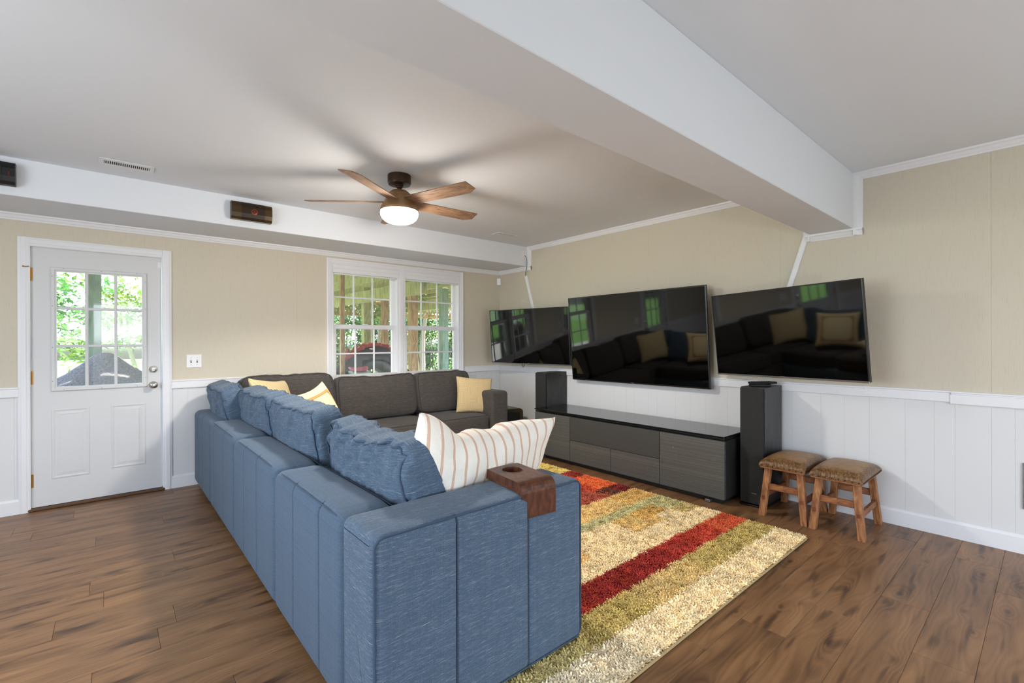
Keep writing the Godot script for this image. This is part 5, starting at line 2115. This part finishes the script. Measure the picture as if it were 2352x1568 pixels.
func _fill_lamp(at: Vector3, energy: float, label: String) -> void:
	var o := thing("added_fill_lamp", label, "floor lamp", at, 0.0, "added fill lamps")
	var st := new_st()
	lathe(st, [[0.0, 0.0], [0.14, 0.0], [0.14, 0.012], [0.05, 0.022], [0.012, 0.03], [0.012, 0.86], [0.04, 0.87], [0.04, 0.885], [0.0, 0.885]], 24, Transform3D(), true)
	part(st, "stand", M.bronze, o)
	st = new_st()
	var prof := []
	for i in 17:
		var a := PI * i / 16.0
		prof.append([0.14 * sin(a), 1.02 - 0.14 * cos(a)])
	lathe(st, prof, 28)
	part(st, "fill_globe", M.bowl, o)
	var l := OmniLight3D.new()
	l.name = "added_fill_light"
	l.position = Vector3(0, 1.02, 0)
	l.light_energy = energy
	l.light_color = Color(0.93, 0.97, 1.0)
	l.light_size = 0.12
	l.omni_range = 14.0
	l.omni_attenuation = 2.0
	l.shadow_enabled = true
	o.add_child(l)


# ------------------------------------------------------------------ outdoors, seen through the glass
func build_outdoors() -> void:
	var green_wood := mat(Color(1, 1, 1), 0.8)
	green_wood.albedo_texture = wood_tex(201, 128, 512, [[0.0, Color8(120, 122, 76)], [0.5, Color8(172, 170, 108)], [1.0, Color8(206, 200, 140)]], true, 40.0, 8.0)
	tri(green_wood, Vector3(2, 0.8, 2), true)
	var pale_green := mat(Color(1, 1, 1), 0.8)
	pale_green.albedo_texture = wood_tex(202, 128, 512, [[0.0, Color8(106, 128, 104)], [0.5, Color8(134, 160, 134)], [1.0, Color8(160, 184, 158)]], true, 30.0, 8.0)
	tri(pale_green, Vector3(2, 0.6, 2), true)
	var brown := mat(Color(1, 1, 1), 0.8)
	brown.albedo_texture = wood_tex(203, 128, 512, [[0.0, Color8(120, 92, 58)], [0.5, Color8(178, 142, 94)], [1.0, Color8(212, 178, 126)]], true, 40.0, 8.0)
	tri(brown, Vector3(2, 0.8, 2), true)
	# ground
	var g := setting("patio")
	boxpart("slab", mat(Color8(196, 192, 182), 0.9), g, Vector3(-2.0, -0.17, -2.95), Vector3(16, 0.1, 5.55), 0.0)
	var lawn := setting("lawn")
	var lm := mat(Color(1, 1, 1), 0.95)
	lm.albedo_texture = noise_tex(61, 0.05, 1.0, 4, [[0.0, Color8(46, 84, 24)], [0.5, Color8(86, 132, 44)], [1.0, Color8(140, 170, 70)]])
	tri(lm, Vector3(0.7, 0.7, 0.7), true)
	boxpart("turf", lm, lawn, Vector3(3.0, -0.2, -25.74), Vector3(70, 0.1, 40), 0.0)
	# deck overhead
	var deck := thing("deck", "weathered green timber deck overhead outside the window", "deck", Vector3(0, 0, 0))
	var st := new_st()
	var r := RandomNumberGenerator.new()
	r.seed = 12
	for k in 34:
		boxpart("deck_board", green_wood, deck, Vector3(0.75, 2.47, -0.30 - k * 0.146), Vector3(7.5, 0.03, 0.132), 0.003)
	for k in 21:  # unseen strip over the door side, added to shade the grill cover
		boxpart("deck_board", green_wood, deck, Vector3(-4.26, 2.47, -0.30 - k * 0.146), Vector3(2.5, 0.03, 0.132), 0.003)
	for k in 7:  # joists of the added shading strip
		boxpart("joist", green_wood, deck, Vector3(-5.4 + k * 0.41, 2.345, -1.75), Vector3(0.04, 0.21, 3.05), 0.003)
	for k in 19:
		boxpart("joist", green_wood, deck, Vector3(-2.9 + k * 0.41, 2.345, -2.70), Vector3(0.04, 0.21, 4.95), 0.003)
	for x in [-2.75, -0.785, 1.1]:
		boxpart("beam", green_wood, deck, Vector3(x, 2.04, -2.9), Vector3(0.09, 0.19, 4.4), 0.004)
	boxpart("rim_joist", green_wood, deck, Vector3(0.75, 2.33, -5.20), Vector3(7.5, 0.24, 0.045), 0.003)
	boxpart("ledger", green_wood, deck, Vector3(0.75, 2.34, -0.20), Vector3(7.5, 0.21, 0.04), 0.003)
	# posts that carry it
	var posts := [[-4.235, -1.62, 0.115, pale_green, "pale green square post outside the glazed door"], [-0.645, -2.95, 0.125, green_wood, "olive timber post behind the tractor tyre"], [0.42, -3.2, 0.15, brown, "brown timber post in the middle of the right window view"], [0.46, -2.15, 0.13, pale_green, "pale green post beside the lattice, outside the right window"], [-1.59, -1.60, 0.06, brown, "thin brown timber post beside the stacked chairs"], [-0.36, -2.8, 0.10, brown, "brown timber post just past the tractor tyre"]]
	for p in posts:
		var st2 := new_st()
		box(st2, Vector3(0, 1.0575, 0), Vector3(p[2], 2.355, p[2]), 0.006)
		var o := part(st2, "deck_post", p[3])
		o.position = Vector3(p[0], 0, p[1])
		tag(o, p[4], "post")
	# lattice screen
	var lat := thing("lattice_screen", "brown wooden lattice screen hanging under the deck edge", "lattice", Vector3(1.9, 2.02, -5.28))
	for k in 2:
		boxpart("frame_rail", brown, lat, Vector3(0, 0.16 - k * 0.30, 0), Vector3(5.0, 0.045, 0.04), 0.003)
	for k in 50:
		for s in [-1.0, 1.0]:
			var st3 := new_st()
			box(st3, Vector3.ZERO, Vector3(0.030, 0.36, 0.008), 0.0, Transform3D(Basis(Vector3.BACK, s * 0.6), Vector3(-2.42 + k * 0.098, 0.01, 0.004 * s)))
			part(st3, "slat", brown, lat)
	# tractor tyre with red paint on the crown of the tread
	_tire(Vector3(-0.95, 0.0, -2.05))
	# stacked plastic chairs
	var cols := [Color8(196, 88, 104), Color8(150, 168, 160), Color8(128, 132, 142), Color8(140, 142, 150), Color8(120, 124, 132)]
	for k in 5:
		var y := 0.88 - k * 0.055
		var ch := thing("stacking_chair", ["pink plastic chair shell on top of the outdoor stack", "pale green-grey chair shell second in the outdoor stack", "grey chair shell in the middle of the outdoor stack", "light grey chair shell fourth from the top of the outdoor stack", "grey chair shell at the bottom of the outdoor stack"][k], "chair", Vector3(-1.40 + k * 0.006, y, -1.5), 0.12 * k - 0.2)
		var stc := new_st()
		blob(stc, Vector3(0.125, 0.026, 0.12), 5.0, 8, func(v: Vector3) -> Vector3: return v + Vector3(0, 0.02 * pow(v.x / 0.125, 2.0) - 0.008 * pow(v.z / 0.12, 2.0), 0))
		part(stc, "shell", mat(cols[k], 0.5), ch)
		if k == 4:
			for a in [-0.09, 0.09]:
				for b in [-0.09, 0.09]:
					var stl := new_st()
					tube(stl, [Vector3(a, 0, b), Vector3(a * 1.15, -y - 0.12, b * 1.15)], 0.012, 8)
					part(stl, "leg", M.silver, ch)
	# covered grill outside the door
	var cov := thing("grill_cover", "grey fabric cover draped over a grill outside the door", "grill cover", Vector3(-4.15, -0.12, -1.18))
	var stg := new_st()
	var rows := []
	for q in [[0.0, 1.295], [0.05, 1.29], [0.11, 1.25], [0.19, 1.18], [0.30, 1.09], [0.40, 1.03], [0.47, 0.99], [0.50, 0.92], [0.52, 0.6], [0.53, 0.0]]:
		var row := PackedVector3Array()
		for i in 28:
			var a := TAU * i / 28
			var k := 1.0 + 0.04 * nz.get_noise_2d(cos(a) * 4.0 + q[1] * 3.0, sin(a) * 4.0)
			row.append(Vector3(q[0] * k * cos(a) * 1.0, q[1], q[0] * k * sin(a) * 0.6))
		rows.append(row)
	skin(stg, rows, true)
	var cm := mat(Color(1, 1, 1), 0.9)
	cm.albedo_texture = noise_tex(62, 0.06, 1.0, 4, [[0.0, Color8(74, 74, 80)], [0.5, Color8(112, 112, 120)], [1.0, Color8(156, 156, 162)]])
	tri(cm, Vector3(3, 3, 3))
	part(stg, "cover", cm, cov)
	# iron fence
	var fence := thing("iron_fence", "black iron picket fence at the back of the garden", "fence", Vector3(0, -0.15, -6.4))
	for k in 84:
		boxpart("picket", M.black, fence, Vector3(-1.7 + k * 0.105, 0.62, 0), Vector3(0.016, 1.22, 0.016), 0.0)
	for y in [0.18, 1.02, 1.16]:
		boxpart("rail", M.black, fence, Vector3(2.7, y, 0), Vector3(8.8, 0.03, 0.026), 0.0)
	# trees and shrubs
	var leaf := _leaf()
	var cool := [Color8(70, 122, 62), Color8(112, 166, 96), Color8(160, 200, 130)]
	var warm := [Color8(92, 128, 36), Color8(140, 170, 60), Color8(190, 200, 96)]
	_tree("myrtle_tree", "multi-stemmed pale tree seen through the left window", Vector3(0.55, -0.15, -4.9), [[-0.3, 2.0, 0.1], [0.1, 2.2, -0.2], [0.35, 2.0, 0.2]], 0.06, Vector3(0.2, 2.6, 0), Vector3(1.5, 1.0, 1.1), 2600, warm, leaf)
	_tree("shade_tree", "pale-barked leaning tree seen through the right window", Vector3(2.1, -0.15, -5.9), [[0.25, 2.4, 0.0], [-0.2, 2.3, -0.2]], 0.10, Vector3(0.2, 2.9, 0), Vector3(1.6, 1.1, 1.2), 2600, cool, leaf)
	_tree("garden_tree", "bright leafy tree outside the glazed door, left of the green post", Vector3(-5.3, -0.15, -5.6), [[0.2, 2.2, 0.1], [-0.2, 2.1, 0.0]], 0.07, Vector3(0.1, 2.5, 0), Vector3(1.2, 1.2, 0.9), 2600, cool, leaf)
	_tree("garden_tree", "thin yellow-green tree outside the glazed door, right of the green post", Vector3(-3.6, -0.15, -8.0), [[0.3, 2.0, 0.1], [-0.3, 2.3, 0.0]], 0.06, Vector3(0.0, 2.2, 0), Vector3(1.6, 1.5, 0.9), 3200, warm, leaf)
	_shrub("hedge_shrub", "low sunlit shrub beside the fence, seen through the glazed door", Vector3(-3.3, -0.15, -5.6), Vector3(0.7, 0.55, 0.5), 500, warm, leaf)
	var hx := [-1.2, 0.6, 2.2, 3.6, 5.0, 6.4]
	var hl := ["dense shrub behind the fence, left of all others", "tall leafy shrub behind the fence by the brown post", "dense dark shrub behind the fence in the left window", "leafy green shrub behind the fence in the right window", "bright green shrub behind the fence, towards the pale post", "large green shrub behind the fence, right of all others"]
	for k in 6:
		_shrub("fence_shrub", hl[k], Vector3(hx[k], -0.15, -7.6 + 0.3 * (k % 2)), Vector3(1.2, 1.35 + 0.25 * (k % 3), 0.7), 4200, cool if k % 2 == 0 else [Color8(52, 92, 30), Color8(88, 130, 48), Color8(150, 180, 80)], leaf)
	_shrub("fence_shrub", "tall background shrub high above the fence in the right window", Vector3(4.3, -0.15, -9.4), Vector3(2.2, 2.3, 0.8), 9000, cool, leaf)
	_shrub("fence_shrub", "tall background shrub high above the fence in the left window", Vector3(1.0, -0.15, -9.6), Vector3(2.1, 2.2, 0.8), 8000, cool, leaf)


func _tire(at: Vector3) -> void:
	var t := thing("tractor_tire", "large black tractor tyre with red-painted tread standing on the patio", "tire", at, deg_to_rad(12))
	var R := 0.68
	var y0 := R - 0.12
	var st := new_st()
	var prof := []
	for i in 17:
		var a := PI * i / 16.0
		prof.append(Vector2(0.17 * -cos(a), 0.44 + 0.22 * pow(sin(a), 0.6)))
	var rows := []
	for p in prof:
		var row := PackedVector3Array()
		for i in 48:
			var an := TAU * i / 48
			row.append(Vector3(p.y * cos(an), y0 + p.y * sin(an), p.x))
		rows.append(row)
	skin(st, rows, true)
	part(st, "carcass", M.rubber, t)
	# chevron lugs across the tread
	var redm := mat(Color8(170, 44, 40), 0.6)
	for k in 26:
		for s in [-1.0, 1.0]:
			var an := TAU * (k + (0.5 if s > 0 else 0.0)) / 26
			st = new_st()
			var b := Basis(Vector3.BACK, an - PI / 2)
			box(st, Vector3.ZERO, Vector3(0.045, 0.05, 0.20), 0.006, Transform3D(b * Basis(Vector3.UP, s * 0.75), Vector3(cos(an) * (R - 0.01), y0 + sin(an) * (R - 0.01), s * 0.085)))
			part(st, "lug", redm if sin(an) > 0.72 else M.rubber, t)
	st = new_st()
	lathe(st, [[0.30, -0.12], [0.43, -0.13], [0.45, -0.10], [0.45, 0.10], [0.43, 0.13], [0.30, 0.12], [0.30, -0.12]], 32, Transform3D(Basis(Vector3.RIGHT, PI / 2), Vector3(0, y0, 0)))
	part(st, "rim", mat(Color8(60, 66, 52), 0.5), t)


func _leaf() -> ArrayMesh:
	var st := new_st()
	st.set_smooth_group(-1)
	var c := Vector3(0, -1, 0)
	face(st, [Vector3(0, 0, 0), Vector3(0.018, 0.006, 0.03), Vector3(0, 0, 0.05)], c)
	face(st, [Vector3(0, 0, 0), Vector3(-0.018, 0.006, 0.03), Vector3(0, 0, 0.05)], c)
	face(st, [Vector3(0, 0, 0.05), Vector3(0.018, 0.006, 0.03), Vector3(0, -0.008, 0.085)], c)
	face(st, [Vector3(0, 0, 0.05), Vector3(-0.018, 0.006, 0.03), Vector3(0, -0.008, 0.085)], c)
	return done(st)


func _foliage(parent: Node, c: Vector3, half: Vector3, count: int, cols: Array, leaf: Mesh, sd: int) -> void:
	if not M.has("leaf"):
		M.leaf = mat(Color(1, 1, 1), 0.55)
		M.leaf.vertex_color_use_as_albedo = true
		M.leaf.backlight_enabled = true
		M.leaf.backlight = Color(0.35, 0.42, 0.18)
	var r := RandomNumberGenerator.new()
	r.seed = sd
	var clumps := []
	for k in maxi(8, count / 70):
		var d := Vector3(r.randfn(), r.randfn(), r.randfn()).normalized() * pow(r.randf(), 0.4)
		clumps.append([c + d * half, r.randf_range(0.12, 0.30)])
	var mm := MultiMesh.new()
	mm.transform_format = MultiMesh.TRANSFORM_3D
	mm.use_colors = true
	mm.mesh = leaf
	mm.instance_count = count
	for i in count:
		var q: Array = clumps[r.randi() % clumps.size()]
		var p: Vector3 = q[0] + Vector3(r.randfn(), r.randfn() * 0.7, r.randfn()) * q[1] * 0.6
		var b := Basis.from_euler(Vector3(r.randf_range(-0.9, 0.6), r.randf() * TAU, r.randf_range(-0.6, 0.6))).scaled(Vector3.ONE * r.randf_range(1.1, 2.3))
		mm.set_instance_transform(i, Transform3D(b, p))
		var t := r.randf()
		var cc: Color = (cols[0] as Color).lerp(cols[1], t * 2.0) if t < 0.5 else (cols[1] as Color).lerp(cols[2], t * 2.0 - 1.0)
		mm.set_instance_color(i, cc.srgb_to_linear())
	var mi := MultiMeshInstance3D.new()
	mi.name = "foliage"
	mi.multimesh = mm
	mi.material_override = M.leaf
	mi.set_meta("kind", "stuff")
	parent.add_child(mi)


func _tree(called: String, label: String, at: Vector3, stems: Array, rad: float, c: Vector3, half: Vector3, count: int, cols: Array, leaf: Mesh) -> void:
	var t := thing(called, label, "tree", at, 0.0, "garden trees")
	if not M.has("bark"):
		M.bark = mat(Color8(176, 164, 138), 0.9)
	for s in stems:
		var pts := []
		for i in 7:
			var f := i / 6.0
			pts.append(Vector3(s[0] * f * (0.6 + 0.4 * f) + 0.04 * sin(f * 7.0), s[1] * f, s[2] * f))
		var st := new_st()
		var rows := []
		for i in 7:
			var row := PackedVector3Array()
			for k in 9:
				var a := TAU * k / 9
				row.append(pts[i] + Vector3(cos(a), 0, sin(a)) * rad * (1.0 - 0.09 * i))
			rows.append(row)
		skin(st, rows, true, true)
		part(st, "trunk", M.bark, t)
	_foliage(t, c, half, count, cols, leaf, int(at.x * 100) + 77)


func _shrub(called: String, label: String, at: Vector3, half: Vector3, count: int, cols: Array, leaf: Mesh) -> void:
	var t := thing(called, label, "shrub", at, 0.0, "garden shrubs")
	var st := new_st()
	for k in 5:
		var a := k * 1.3
		tube(st, [Vector3(cos(a) * 0.06, 0, sin(a) * 0.06), Vector3(cos(a) * half.x * 0.4, half.y, sin(a) * half.z * 0.4), Vector3(cos(a) * half.x * 0.6, half.y * 1.5, sin(a) * half.z * 0.6)], 0.015, 6)
	if not M.has("bark"):
		M.bark = mat(Color8(176, 164, 138), 0.9)
	part(st, "stems", M.bark, t)
	_foliage(t, Vector3(0, half.y, 0), half, count, cols, leaf, int(at.x * 100) + 900)
